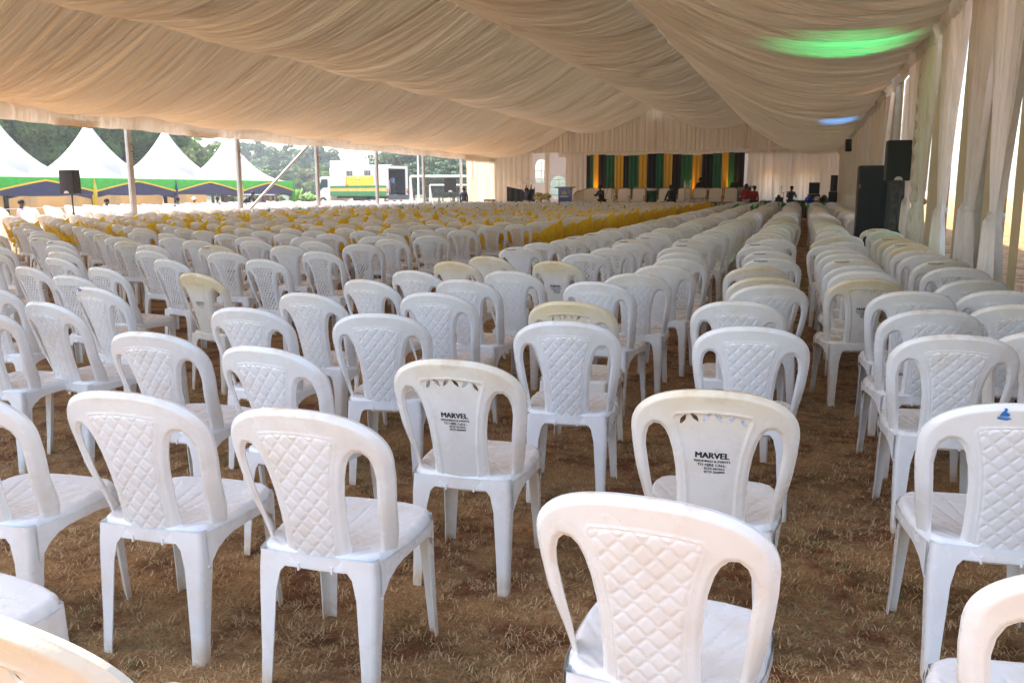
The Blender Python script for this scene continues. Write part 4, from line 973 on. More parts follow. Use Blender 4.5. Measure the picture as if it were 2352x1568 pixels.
# backdrop
bd = thing('stage_backdrop', 'tall backdrop of black, green and yellow cloth bands behind the stage', 'backdrop')
BX = [(1350, 'd_black'), (1365, 'd_green'), (1377, 'd_yellow'), (1397, 'd_black'), (1425, 'd_green'), (1462, 'd_yellow'), (1498, 'd_black'), (1520, 'd_green'), (1560, 'd_yellow'), (1594, 'd_black'), (1632, 'd_green'), (1663, 'd_yellow'), (1697, 'd_black'), (1732, 'd_green'), (1777, 'd_yellow'), (1815, 'd_black'), (1858, 'd_green'), (1894, 'd_yellow'), (1920, 'd_green'), (1943, 'd_black'), (1983, None)]
bx0, bx1 = -13.85, -3.85
for i in range(len(BX) - 1):
    fa = lambda p: bx0 + (bx1 - bx0) * ((p - 1350) / 633) ** .97
    a, b_ = fa(BX[i][0]), fa(BX[i + 1][0]); mb = MB(); zt = 3.72 + .06 * math.sin(i * .8)
    mb.grid(lambda u, v: (a + (b_ - a) * u, 55.45 + .035 * math.sin((a + (b_ - a) * u) * 26) + .012 * math.sin((a + (b_ - a) * u) * 61) + .01 * (i % 2), .5 + (zt - .5) * v), max(6, int((b_ - a) * 26)), 4); mb.obj('cloth_band', MT[BX[i][1]], bd, smooth=True)
def sofa(x, w, label, both=True, left=True):
    t = thing('armchair', label, 'armchair', (x, 51.8, ST_Z), 0, 'cream gilt-framed armchairs on the stage')
    mb = MB(); mb.box((0, 0, .36), (w - .06, .6, .16)); mb.obj('seat', MT['upholstery'], t)
    mb = MB()
    mb.grid(lambda a, b: ((a - .5) * (w - .10), .26 + .10 * b - .03 * math.sin(PI * a), .42 + (.60 + .07 * math.sin(PI * a) ** .5) * b), 12, 5)
    mb.grid(lambda a, b: ((.5 - a) * (w - .10), .32 + .10 * b, .42 + (.60 + .07 * math.sin(PI * a) ** .5) * b), 12, 5); mb.obj('backrest', MT['upholstery'], t)
    mb = MB(); n = 12; pts = [(-w / 2 + .03, .30, .3)] + [((i / n - .5) * (w - .08), .36, 1.04 + .07 * math.sin(PI * i / n) ** .5) for i in range(n + 1)] + [(w / 2 - .03, .30, .3)]
    mb.tube(pts, .028, 6); mb.obj('back_frame', MT['giltwood'], t)
    mb = MB(); mb.box((0, -.31, .27), (w - .04, .04, .07)); mb.obj('seat_rail', MT['giltwood'], t)
    for s in (-1, 1):
        mb = MB(); mb.tube([(s * (w / 2 - .04), .3, .66), (s * (w / 2 - .03), 0, .63), (s * (w / 2 - .03), -.22, .62), (s * (w / 2 - .04), -.26, .50), (s * (w / 2 - .04), -.2, .40)], .026, 6); mb.obj('armrest', MT['giltwood'], t)
        for yy in (-.28, .28):
            mb = MB(); mb.tube([(s * (w / 2 - .05), yy, .28), (s * (w / 2 - .04), yy * 1.05, .15), (s * (w / 2 - .05), yy * 1.1, 0)], [.03, .024, .018], 6); mb.obj('leg', MT['giltwood'], t)
    return t
t = thing('settee', 'long cream settee with curved arm at the left end of the stage', 'sofa', (-12.9, 51.8, ST_Z), 0)
mb = MB(); mb.box((0, 0, .36), (1.5, .6, .16)); mb.obj('seat', MT['upholstery'], t)
mb = MB(); mb.grid(lambda a, b: (-.78 + 1.5 * a, .28 - .5 * max(0, .35 - a) * 1.6 + .08 * b, .42 + (.42 + .25 * min(1, a * 1.9)) * b), 14, 5); mb.grid(lambda a, b: (-.78 + 1.5 * (1 - a), .35 - .5 * max(0, a - .65) * 1.6 + .08 * b, .42 + (.42 + .25 * min(1, (1 - a) * 1.9)) * b), 14, 5); mb.obj('backrest', MT['upholstery'], t)
mb = MB(); mb.tube([(-.8, -.28, .28), (-.8, -.18, .66), (-.74, .05, .86), (-.4, .36, 1.0), (0, .42, 1.12), (.72, .4, 1.12), (.74, .34, .4)], .03, 6); mb.obj('frame', MT['giltwood'], t)
for x in (-.74, .70):
    for y in (-.28, .28): mb = MB(); mb.tube([(x, y, .28), (x, y, 0)], [.03, .02], 6); mb.obj('leg', MT['giltwood'], t)
for i, x in enumerate((-11.55, -10.65, -9.75)): sofa(x, .86, 'cream armchair on the stage, %s to the right of the curved settee' % ORD[i])
for i, x in enumerate((-8.15, -7.0, -6.1, -5.2, -4.3)): sofa(x, .86, 'cream armchair right of the metal truss column on stage, %s from it' % ORD[i])
def lectern(x, y, m, label):
    t = thing('lectern', label, 'lectern', (x, y, ST_Z), 0)
    mb = MB(); mb.box((0, 0, .57), (.74, .40, 1.14), taper=1.04); mb.obj('body', MT[m], t)
    mb = MB(); mb.box((0, 0, 1.17), (1.22 if m == 'lectern_blue' else .98, .55, .035), rx=.12); mb.obj('desk_top', MT['glass'], t)
    mb = MB(); mb.box((0, 0, .02), (.9, .55, .04)); mb.obj('base', MT[m], t)
    mb = MB(); out = [(.12 * math.cos(a) * (1 + .12 * math.cos(4 * a)), .13 * math.sin(a) * (1 + .1 * math.cos(4 * a))) for a in [2 * PI * i / 18 for i in range(18)]]
    mb.add([(px, -.235, .82 + pz) for px, pz in out] + [(px, -.215, .82 + pz) for px, pz in out], [tuple(range(18))] + [(i + 18, (i + 1) % 18 + 18, (i + 1) % 18, i) for i in range(18)]); c = mb.obj('crest', MT['emblem'], t)
    mb = MB(); mb.ball((0, -.24, .83), (.05, .01, .06), 0, 10, 6); mb.box((0, -.24, .73), (.14, .012, .03)); mb.obj('shield', MT['d_green'], c)
    mb = MB(); mb.box((0, -.225, .62), (.52, .02, .07)); mb.obj('name_strip', MT['silver'], t)
lectern(-13.95, 50.6, 'lectern_blue', 'glossy blue lectern with a yellow crest at the left of the stage'); lectern(-3.45, 50.5, 'lectern_dark', 'dark glossy lectern with a yellow crest at the right of the stage')
# flower garland along the stage edge
mb = MB()
for i in range(520):
    x = rng.uniform(-13.6, -4.0); r = rng.uniform(.03, .07); mb.ball((x, 49.95 + rng.normal(0, .08), ST_Z + .05 + abs(rng.normal(0, .06))), r, int(rng.integers(0, 3)), 5, 3)
tag(mb.obj('flower_garland', [MT['flower_y'], MT['flower_w'], MT['leaf_mid']]), 'garland of yellow and white flowers laid along the stage edge', 'flowers', kind='stuff')
for x, s in ((-15.35, 1.0), (-14.85, .8)):
    t = thing('flower_arrangement', 'larger ball of yellow flowers on a white urn' if s == 1 else 'smaller ball of yellow flowers in a pot close to the blue lectern', 'flowers', (x, 49.7, 0))
    mb = MB(); mb.lathe([(.16, 0), (.14, .05), (.05, .12), (.05, .5), (.20, .85), (.22, .95), (.19, .95)], seg=14); mb.obj('urn', MT['pot'], t, smooth=True)
    mb = MB()
    for i in range(260):
        v = rng.normal(0, 1, 3); v /= np.linalg.norm(v); r = .34 * s * rng.uniform(.7, 1.05); mb.ball((v[0] * r, v[1] * r, 1.12 + v[2] * r * .7), .035, int(rng.choice([0, 0, 2, 1])), 5, 3)
    mb.obj('blooms', [MT['flower_y'], MT['flower_w'], MT['leaf_mid']], t)
# low black screen at the far left
t = thing('black_screen', 'low black cloth screen standing before the far left drapes', 'screen', (-16.65, 50.2, 0)); mb = MB()
mb.grid(lambda a, b: (-.9 + 1.78 * a, .02 * math.sin(a * 30), (1.66 + .07 * math.cos(a * PI * 1.0) - .10 * math.sin(PI * a)) * b), 30, 6); mb.grid(lambda a, b: (-.9 + 1.78 * (1 - a), .06, (1.66 + .07 * math.cos((1 - a) * PI) - .10 * math.sin(PI * a)) * b), 30, 6); mb.obj('cloth', MT['d_black'], t, smooth=True)
for s in (-.88, .87): mb = MB(); mb.tube([(s, .04, 0), (s, .04, 1.68)], .02, 6); mb.obj('post', MT['darksteel'], t)
# tripod, truss, stanchions
t = thing('tripod', 'tall thin black lighting tripod in front of the stage', 'tripod', (-10.55, 48.2, 0)); mb = MB(); mb.tube([(0, 0, 1.0), (0, 0, 2.4)], .016, 6); mb.ball((0, 0, 2.42), .05, 0, 6, 4); mb.obj('mast', MT['darksteel'], t)
for a in (3.5, 5.6, 1.4): mb = MB(); mb.tube([(0, 0, 2.3), (.75 * math.cos(a), .55 * math.sin(a), 0)], .013, 5); mb.obj('leg', MT['darksteel'], t)
t = thing('truss_column', 'short metal truss column glowing warm on the stage between the armchairs', 'truss', (-9.0 + .0, 51.2, ST_Z)); t.location.x = -9.05 + 2.35
corners = [(-.17, -.17), (.17, -.17), (.17, .17), (-.17, .17)]
for cx, cy in corners: mb = MB(); mb.tube([(cx, cy, 0), (cx, cy, 1.55)], .025, 6); mb.obj('chord', MT['truss'], t)
mb = MB()
for i in range(5):
    for q in range(4):
        a, b_ = corners[q], corners[(q + 1) % 4]; z0, z1 = i * .31, (i + 1) * .31; mb.tube([(a[0], a[1], z0 if i % 2 else z1), (b_[0], b_[1], z1 if i % 2 else z0)], .012, 5)
mb.obj('lattice', MT['truss'], t)
for i, (x, y) in enumerate(((-3.15, 48.9), (-2.3, 48.6), (-3.3, 48.4))):
    t = thing('stanchion', ['brass rope post by the right lectern', 'brass rope post nearest the long maroon table', 'brass rope post in front of the people in red'][i], 'rope post', (x, y, 0), 0, 'brass rope posts'); mb = MB(); mb.lathe([(.14, 0), (.14, .02), (.03, .05), (.022, .9), (.04, .94), (0, .99)], seg=12); mb.obj('pole', mat('brass', (.6, .42, .12), .3, metal=.9), t, smooth=True)
# control table
t = thing('control_table', 'long table under a maroon cloth at the right of the stage', 'table', (-1.3, 48.9, 0)); mb = MB(); mb.box((0, 0, .755), (2.7, .8, .03)); mb.obj('tabletop', MT['maroon'], t)
mb = MB(); mb.grid(lambda a, b: (-1.36 + 2.72 * a, -.42 + .02 * math.sin(a * 60), .77 * (1 - b)), 60, 3); mb.obj('cloth', MT['maroon'], t, smooth=True)
for x in (-1.25, 1.25):
    for y in (-.3, .3): mb = MB(); mb.tube([(x, y, 0), (x, y, .74)], .018, 6); mb.obj('leg', MT['darksteel'], t)
def gear(x, y, z, w, d, h, label, name='mixing_desk', cat='mixer'):
    t = thing(name, label, cat, (x, y, z)); mb = MB(); mb.box((0, 0, h / 2), (w, d, h), rx=.1, taper=.96); mb.obj('case', MT['black'], t)
    mb = MB()
    for i in range(8): mb.box((-w * .4 + w * .8 * i / 7, -d * .2, h + .012), (.015, .03, .02))
    mb.obj('controls', MT['silver'], t)
gear(-2.2, 48.9, .77, .62, .45, .12, 'flat black mixing desk at the left end of the maroon table'); gear(-.35, 48.9, .77, .8, .45, .14, 'long black mixing desk at the right end of the maroon table'); gear(.0, 49.1, .0, .001, .001, .001, 'x') if False else None
t = thing('laptop', 'open black laptop on the maroon table in front of a seated operator', 'laptop', (-1.5, 48.8, .77)); mb = MB(); mb.box((0, 0, .012), (.42, .3, .022)); mb.obj('keyboard_base', MT['black'], t); mb = MB(); mb.box((0, .17, .17), (.42, .02, .3), rx=-.2); mb.obj('screen', MT['black'], t)
person((-1.55, 49.5, 0), PI, 'person seated low behind the laptop at the maroon table', 'sit', 'suit', h=1.6)
person((-.95, 49.9, 0), PI + .3, 'person in grey standing behind the maroon table bending to the gear', 'busy', 'shirt_grey', h=1.68)
t = thing('microphone_stand', 'thin boom microphone stand behind the maroon table', 'mic stand', (-1.3, 49.3, 0)); mb = MB(); mb.tube([(0, 0, .02), (0, 0, 1.35)], .012, 6); mb.lathe([(.14, 0), (.13, .02), (0, .03)], seg=10); mb.obj('pole', MT['darksteel'], t); mb = MB(); mb.tube([(.25, 0, 1.4), (-.1, 0, 1.3)], .01, 6); mb.ball((-.12, 0, 1.62), (.03, .03, .05), 0, 6, 4); mb.tube([(-.1, 0, 1.3), (-.12, 0, 1.62)], .008, 5); mb.obj('boom', MT['darksteel'], t)
for x, m, s, l in ((.02, 'foil_blue', .20, 'shiny blue balloon in front of the far black speakers'), (.42, 'foil_silver', .19, 'shiny silver balloon right of the blue balloon'), (-.02, 'foil_silver', .15, 'small silver balloon just below the blue balloon'), (.72, 'black', .17, 'dark balloon right of the silver balloons')):
    t = thing('balloon', l, 'balloon', (x, 47.2, .98 if s > .16 else .72)); mb = MB(); mb.ball((0, 0, 0), (s, s, s * .95), 0, 14, 10); mb.obj('foil', MT[m], t, smooth=True); mb = MB(); mb.tube([(0, 0, -s * .95), (0, 0, -.7)], .006, 4); mb.obj('string', MT['silver'], t)
# speakers
def cabinet(name, loc, d, label, rz=0, badge=False, parent=None, m='black', grille=True, cat='speaker'):
    t = thing(name, label, cat, loc, rz); w, dd, h = d; mb = MB()
    f = .78; vs = [(-w / 2, -dd / 2, 0), (w / 2, -dd / 2, 0), (w / 2 * f, dd / 2, 0), (-w / 2 * f, dd / 2, 0)]; vs += [(x, y, h) for x, y, z in vs]
    mb.add(vs, [(3, 2, 1, 0), (4, 5, 6, 7), (0, 1, 5, 4), (1, 2, 6, 5), (2, 3, 7, 6), (3, 0, 4, 7)]); o = mb.obj('cabinet', MT[m], t)
    bv = o.modifiers.new('bevel', 'BEVEL'); bv.width = .02; bv.segments = 3
    if grille:
        mb = MB(); mb.grid(lambda a, b: ((a - .5) * (w - .05), -dd / 2 - .008 - .02 * math.sin(PI * a), .03 + (h - .06) * b), 10, 4); mb.obj('grille', MT['grille'], t, smooth=True)
    if badge:
        mb = MB(); n = 12; r = w * .17; vs = [(0, -dd / 2 - .035, .012)] + [(r * math.cos(PI * i / n), -dd / 2 - .035, .012 + r * .9 * math.sin(PI * i / n)) for i in range(n + 1)]
        mb.add(vs + [(x, y + .012, z) for x, y, z in vs], [tuple([0] + [i + 1 for i in range(n + 1)])[::-1]] + [(i + 1, i + 2, i + 2 + n + 2, i + 1 + n + 2) for i in range(n)]); mb.obj('badge', MT['silver'], t)
    return t
def spk_stand(loc, h, label):
    t = thing('speaker_stand', label, 'stand', loc); mb = MB(); mb.tube([(0, 0, .25), (0, 0, h)], .02, 8); mb.obj('pole', MT['darksteel'], t)
    mb = MB(); mb.tube([(0, 0, .75), (0, 0, .9)], .035, 8); mb.obj('collar', MT['darksteel'], t)
    for a in (.4, 2.5, 4.6): mb = MB(); mb.tube([(0, 0, .85), (.5 * math.cos(a), .5 * math.sin(a), .02)], .014, 6); mb.tube([(0, 0, .35), (.28 * math.cos(a), .28 * math.sin(a), .4)], .01, 5); mb.obj('leg', MT['darksteel'], t)
# left speaker on stand just inside the open side
spk_stand((-19.6, 19.0, 0), 1.46, 'thin black speaker stand at the open left side among the chairs')
cabinet('speaker', (-19.6, 19.0, 1.44), (.46, .36, .66), 'black loudspeaker on a thin stand in front of the white peaked tents', -.45 + .55, True)
spk_stand((-24.6, 58.0, 0), 1.40, 'speaker stand beyond the open side, right of the white truck')
cabinet('speaker', (-24.6, 58.0, 1.38), (.88, .5, 1.02), 'black loudspeaker on a stand right of the truck by the white goal bar', .3, True)
# right-hand big speaker stack
cabinet('bass_bin', (1.12, 17.55, 0), (.60, .55, 1.93), 'tall scuffed black speaker cabinet standing by the right wall', .12, grille=False, m='black')
t = [o for o in C.objects if o.name.startswith('bass_bin')][0]
mb = MB(); mb.tube([(-.05, -.28, .95), (-.05, -.30, .95)], .07, 14); mb.obj('port', MT['dark'], t)
for z in (.45, 1.55): mb = MB(); mb.box((-.27, -.285, z), (.02, .02, .07)); mb.obj('corner_guard', MT['giltwood'], t)
t = thing('amplifier_rack', 'scuffed dark grey equipment case standing beside the tall speaker cabinet', 'case', (1.50, 17.0, .0), .1); mb = MB(); mb.box((0, 0, .82), (.26, .5, 1.64)); mb.obj('case', MT['case'], t)
mb = MB(); mb.box((0, -.262, .62), (.16, .02, .22)); mb.obj('socket_panel', MT['dark'], t)
for z, x in ((.66, -.03), (.58, .03), (.66, .03)): q = MB(); q.tube([(x, -.275, z), (x, -.285, z)], .02, 8); q.obj('socket', MT['tail'], t)
spk_stand((1.47, 16.35, 0), 1.66, 'speaker stand pole in front of the scuffed equipment case')
cabinet('speaker', (1.40, 16.35, 1.64), (.40, .36, .68), 'black loudspeaker raised high on a stand beside the tied curtains', .16, True)
mb = MB(); P = [(1.35, 17.1, .012), (1.30, 15.8, .012), (1.42, 14.2, .012), (1.36, 12.6, .012), (1.46, 10.5, .012), (1.40, 8.2, .012), (1.50, 6.0, .012)]; mb.tube(P, .009, 5); tag(mb.obj('power_cable', MT['rubber'], smooth=True), 'black power cable lying along the foot of the right-hand curtains', 'cable')
# far right stacks
cabinet('bass_bin', (.26, 49.8, 0), (.66, .6, 1.24), 'lower wide black cabinet of the far speaker stack', 0, m='black'); cabinet('speaker', (.26, 49.8, 1.25), (.56, .5, .62), 'upper narrower black cabinet of the far speaker stack', 0)
cabinet('bass_bin', (1.22, 49.4, 0), (.45, .5, 1.38), 'lower black cabinet of the tall far stack by the right curtains', 0); cabinet('speaker', (1.24, 49.4, 1.39), (.36, .5, .85), 'narrow upper black cabinet of the tall far stack by the curtains', 0)
cabinet('small_speaker', (XR - .22, 39.0, 3.05), (.28, .25, .5), 'small black speaker hung high at the right eave', .3)
t = thing('black_chest', 'rounded dark padded case standing between the far speakers', 'case', (.78, 48.9, 0)); mb = MB(); mb.ball((0, 0, .62), (.28, .22, .60), 0, 14, 10); mb.obj('shell', MT['case'], t, smooth=True)
# people at the far end
person((-20.0, 49.2, 0), .15, 'person in dark suit with green collar seen from behind by the open side', 'stand', 'navy_suit', h=1.66)
person((-16.0, 49.4, 0), -.5, 'person in dark clothes carrying white chairs overhead by the black screen', 'carry', 'navy_suit', 'khaki', h=1.62)
person((-11.05, 47.9, 0), PI - .5, 'person in black suit standing at the foot of the thin tripod', 'busy', 'suit', 'suit', h=1.78)
person((-7.3, 48.6, 0), .9, 'person in black suit walking in front of the right-hand armchairs', 'walk', 'suit', 'suit', h=1.74)
person((-3.25, 48.9, 0), .2, 'person in red top nearest the dark lectern, seen from behind', 'stand', 'shirt_red', 'khaki', h=1.78)
person((-2.85, 49.4, 0), -.3, 'shorter person in red top right beside the first one in red', 'stand', 'shirt_red', 'jeans', h=1.68)
person((-6.2, 53.2, ST_Z), PI, 'dark figure holding a camera at the back of the stage before the black cloth', 'busy', 'suit', 'suit', h=1.72)
person((-4.2, 53.0, ST_Z), PI - .2, 'dark figure standing at the back of the stage behind the dark lectern', 'stand', 'suit', 'suit', h=1.7)
# white ballroom chairs
def banquet(loc, rz, label, rx=0, grp=None):
    t = thing('banquet_chair', label, 'chair', loc, rz, grp); t.rotation_euler = (rx, 0, rz)
    mb = MB(); mb.box((0, 0, .45), (.40, .40, .035)); mb.obj('seat', MT['white_cloth'], t)
    mb = MB()
    for s in (-1, 1): mb.tube([(s * .18, -.19, .45), (s * .18, -.24, .92)], .014, 6)
    for z in (.92, .86, .62): mb.tube([(-.18, -.195 - .05 * (z - .45) / .47, z), (.18, -.195 - .05 * (z - .45) / .47, z)], .013, 6)
    for i in range(5): x = -.13 + .065 * i; mb.tube([(x, -.22, .62), (x, -.235, .86)], .008, 5)
    mb.obj('backrest', MT['white_cloth'], t)
    for sx in (-1, 1):
        for sy in (-1, 1): mb = MB(); mb.tube([(sx * .18, sy * .18, .44), (sx * .19, sy * .20, 0)], .014, 6); mb.obj('leg', MT['white_cloth'], t)
    mb = MB()
    for sy in (-1, 1): mb.tube([(-.18, sy * .19, .22), (.18, sy * .19, .22)], .009, 5)
    mb.obj('stretcher', MT['white_cloth'], t); return t
G3 = 'white chairs carried overhead'
banquet((-15.75, 49.35, 1.85), -1.2, 'upper white chair carried overhead by the person at the black screen', .8, G3); banquet((-15.95, 49.30, 1.55), -1.2, 'lower white chair of the two carried overhead near the black screen', .8, G3)
banquet((-10.3, 54.2, ST_Z + .25), PI, 'white ballroom chair standing behind the armchairs on the stage'); 
t = thing('side_table', 'low dark side table on the stage beside the truss column', 'table', (-6.1, 51.6, ST_Z)); mb = MB(); mb.box((0, 0, .5), (.6, .45, .04)); mb.obj('tabletop', MT['giltwood'], t)
for x in (-.26, .26):
    for y in (-.18, .18): mb = MB(); mb.box((x, y, .24), (.04, .04, .48)); mb.obj('leg', MT['giltwood'], t)
for i, x in enumerate((-12.2, -9.2, -5.7)):
    t = thing('cocktail_table', ['draped white-topped cocktail table behind the left armchairs', 'draped white-topped cocktail table behind the middle armchairs', 'draped white-topped cocktail table behind the right armchairs'][i], 'table', (x, 53.6, ST_Z)); mb = MB(); mb.lathe([(0, 1.10), (.33, 1.10), (.34, 1.08), (.30, .95)], seg=14); mb.obj('tabletop', MT['white_cloth'], t); mb = MB(); mb.lathe([(.30, .95), (.12, .55), (.26, 0)], seg=14); mb.obj('cloth', MT['d_green'], t)
t = thing('wooden_crate', 'pale wooden crate of bottles by the side curtain at the far left', 'crate', (-20.2, 54.0, .45)); mb = MB(); 
for z in (.1, .25, .4):
    for (c, d) in (((0, -.25), (.8, .02)), ((0, .25), (.8, .02)), ((-.4, 0), (.02, .5)), ((.4, 0), (.02, .5))): mb.box((c[0], c[1], z), (d[0], d[1], .12))
mb.box((0, 0, .02), (.8, .5, .02)); mb.obj('slats', MT['wood'], t); mb = MB(); mb.box((0, 0, -.22), (.9, .6, .44)); mb.obj('base', MT['wood'], t)

# ------------------------------------------------------------------ outside: peaked tents
G4 = 'white peaked party tents in a row'
def peak_tent(yc, lab, posts):
    t = thing('peaked_tent', lab, 'tent', (-36.6, yc, 0), 0, G4); mb = MB(); n = 26
    def fn(a, b):
        x = (a - .5) * 6; y = (b - .5) * 5.85; r = max(abs(x) / 3, abs(y) / 2.925); d = min(abs(x) / 3, abs(y) / 2.925)
        return (x, y, 2.15 + 3.05 * (1 - r) ** 2.35 - .0 * d)
    mb.grid(fn, n, n); mb.obj('canopy', MT['pvc'], t, smooth=True)
    mb = MB(); mb.tube([(0, 0, 5.1), (0, 0, 5.35)], [.05, .015], 6); mb.obj('finial', MT['white'], t)
    def swag(mfn, m, name, n=24):
        mb = MB(); mb.grid(mfn, n, 4); mb.obj(name, m, t, smooth=True)
    for s, x in ((1, 3.03),):
        swag(lambda a, b: (x + .03 * math.sin(b * 14) * (b), (a - .5) * 5.85, 2.17 - (2.17 - (2.06 - .52 * abs(2 * a - 1) ** 1.15)) * b), MT['green'], 'green_swag')
        swag(lambda a, b: (x + .035, (a - .5) * 5.85, (2.07 - .52 * abs(2 * a - 1) ** 1.15) - .09 * b), MT['yellow'], 'yellow_trim')
        swag(lambda a, b: (x - .03 + .03 * math.sin(b * 16), (a - .5) * 5.85, 2.05 - .5 * abs(2 * a - 1) - b * (.70 - .42 * abs(2 * a - 1) + .05 * math.cos(PI * (2 * a - 1)))), MT['navy'], 'navy_swag')
    # end swag (faces +Y)
    swag(lambda a, b: ((a - .5) * 6, 2.95, 2.17 - (.12 + .5 * abs(2 * a - 1)) * b), MT['green'], 'green_swag')
    swag(lambda a, b: ((a - .5) * 6, 2.93, 2.0 - .5 * abs(2 * a - 1) - b * .4), MT['navy'], 'navy_swag')
    for (px, py, m) in posts:
        mb = MB(); mb.tube([(px, py, 0), (px, py, 1.60), (px, py, 2.15)], [.11, .13, .05], 10); mb.obj('post', m, t, smooth=True)
    return t
TC = [19.0, 25.0, 31.1, 36.9, 42.75, 48.7]
pm = [MT['yellow'], MT['green'], MT['navy'], MT['yellow'], MT['navy'], MT['yellow']]
for i, yc in enumerate(TC):
    posts = [(2.98, -2.9, pm[i]), (-2.9, -2.9, MT['darksteel'])] + ([(2.98, 2.9, MT['green']), (-2.9, 2.9, MT['darksteel'])] if i == 5 else [])
    t = peak_tent(yc, 'white peaked tent with green and navy swags, %s counted from the truck end' % ORD[5 - i], posts)
    if i < 5 or True:
        w = thing('tent_wall', 'tan plastic back wall of the peaked tent, %s section from the truck end' % ORD[5 - i], 'wall', (-39.6, yc, 0), 0, 'tan back walls of the peaked tents')
        L = 5.85 if i < 5 else 4.2
        mb = MB(); mb.grid(lambda a, b: (.05 * math.sin(a * 9 + b * 3) * (1 - b), (-2.92 + L * a), 2.15 * b), 18, 6); mb.obj('sheet', MT['tan'], w, smooth=True)
        for wy in (-1.4, 1.4) if i < 4 else (-1.2,):
            mb = MB(); z0 = .52; out = [(-.42, z0), (.42, z0), (.42, z0 + .6), (0, z0 + 1.05), (-.42, z0 + .6)]
            mb.add([(.08, wy + y, z) for y, z in out] + [(.06, wy + y, z) for y, z in out], [(0, 1, 2, 3, 4)] + [(j + 5, (j + 1) % 5 + 5, (j + 1) % 5, j) for j in range(5)]); win = mb.obj('window', MT['clear'], w)
            mb = MB(); mb.box((.09, wy, z0 + .5), (.01, .03, 1.0)); mb.box((.092, wy, z0 + .6), (.01, .84, .03)); mb.obj('glazing_bar', MT['tan'], win)
        mb = MB(); mb.box((.05, -2.9, 1.05), (.05, .08, 2.1)); mb.obj('frame_post', MT['darksteel'], w)
# rope line
mb = MB(); P = [(-25.5, 17 + 3.2 * i, .95 - .05 * (i % 2)) for i in range(14)]; mb.tube(P, .012, 5); tag(mb.obj('rope', MT['white']), 'thin white rope strung in front of the sunlit chairs outside', 'rope')
# sunlit chairs outside the open side
out_items = []
for k, x in enumerate((-21.9, -22.8, -23.7, -24.6, -26.2, -27.2, -28.2, -29.2, -30.2, -31.2)):
    y = max(-x * .82, 17)
    while y < 47.5:
        if rng.random() < .9: out_items.append((WHOLE_LOW, dict(x=x + rng.normal(0, .06), y=y + rng.normal(0, .05), yaw=rng.normal(0, .08)), 0))
        y += .98 if k < 4 else 1.15
o = mass('sunlit_chairs', out_items, [PL], 'rows of white plastic chairs in full sun outside the open side'); o.color = (.1, .3, .3, 1)
# people under the peaked tents
person((-24.3, 21.4, 0), -.9, 'person in pale pink jacket seated at the far left among sunlit chairs', 'sit', 'shirt_pink', h=1.65)
person((-26.3, 27.1, 0), -.6, 'person in pale top sitting half hidden behind the nearest metal post', 'sit', 'white_cloth', h=1.62)
person((-28.0, 33.2, 0), -.3, 'person in dark jacket seated left of the one in orange', 'sit', 'navy_suit', h=1.62)
person((-28.2, 34.6, 0), -.3, 'person in orange dress with a white headwrap seated under the tents', 'sit', 'shirt_orange', 'shirt_orange', h=1.62, wrap='white_cloth')
person((-28.0, 36.1, 0), -.2, 'person in grey jacket seated right of the one in orange', 'sit', 'shirt_grey', h=1.62)
person((-28.4, 38.9, 0), -1.6, 'person in black bending forward beside the seated ones under the tents', 'bend', 'suit', 'suit', h=1.72)
person((-28.2, 40.2, 0), .8, 'person in dark jacket seated in front of the bending one', 'sit', 'navy_suit', h=1.66)

# ------------------------------------------------------------------ truck
tr = thing('box_truck', 'white box truck with green and yellow side bands and yellow driving-school banner', 'truck', (-35.0, 70.3, 0), math.radians(162))
W2 = 1.22
mb = MB(); n = 10      # body shell with domed roof and open rear
def roofz(y): return 3.15 + .22 * math.sqrt(max(0, 1 - (y / W2) ** 2))
mb.grid(lambda a, b: (6.6 * a, W2, 1.75 + 1.40 * b), 6, 2); mb.grid(lambda a, b: (6.6 * (1 - a), -W2, 1.0 + 2.15 * b), 6, 2)
mb.grid(lambda a, b: (6.6 * a, W2 * math.cos(PI * b), 3.15 + .24 * math.sin(PI * b)), 6, n)
mb.box((6.6, 0, 2.1), (.04, W2 * 2, 2.2)); mb.obj('box_body', MT['white'], tr)
mb = MB(); mb.box((.02, W2 - .13, 2.1), (.05, .26, 2.2)); mb.box((.02, -W2 + .13, 2.1), (.05, .26, 2.2)); mb.box((.022, 0, 3.17), (.05, W2 * 2 - .04, .22)); mb.obj('rear_frame', MT['white'], tr)
mb = MB(); mb.box((-.012, 0, 3.05), (.012, 1.9, .03)); mb.obj('green_strip', MT['truck_green'], tr)
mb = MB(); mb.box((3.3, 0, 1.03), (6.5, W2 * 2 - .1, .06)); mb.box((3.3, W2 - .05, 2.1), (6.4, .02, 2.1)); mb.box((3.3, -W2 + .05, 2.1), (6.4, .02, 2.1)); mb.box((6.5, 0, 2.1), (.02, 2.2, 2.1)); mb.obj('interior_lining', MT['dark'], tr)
mb = MB(); mb.box((5.5, 0, 3.48), (2.3, W2 * 1.9, .62)); o = mb.obj('roof_box', MT['white'], tr); bv = o.modifiers.new('b', 'BEVEL'); bv.width = .08; bv.segments = 3
for z, h, m in ((1.64, .18, 'truck_green'), (1.42, .26, 'truck_yellow'), (1.10, .36, 'truck_green')):
    for i in range(6):
        mb = MB(); mb.box((.55 + i * 1.1, W2 + .02, z), (1.08, .05, h)); mb.obj('side_panel', MT[m], tr)
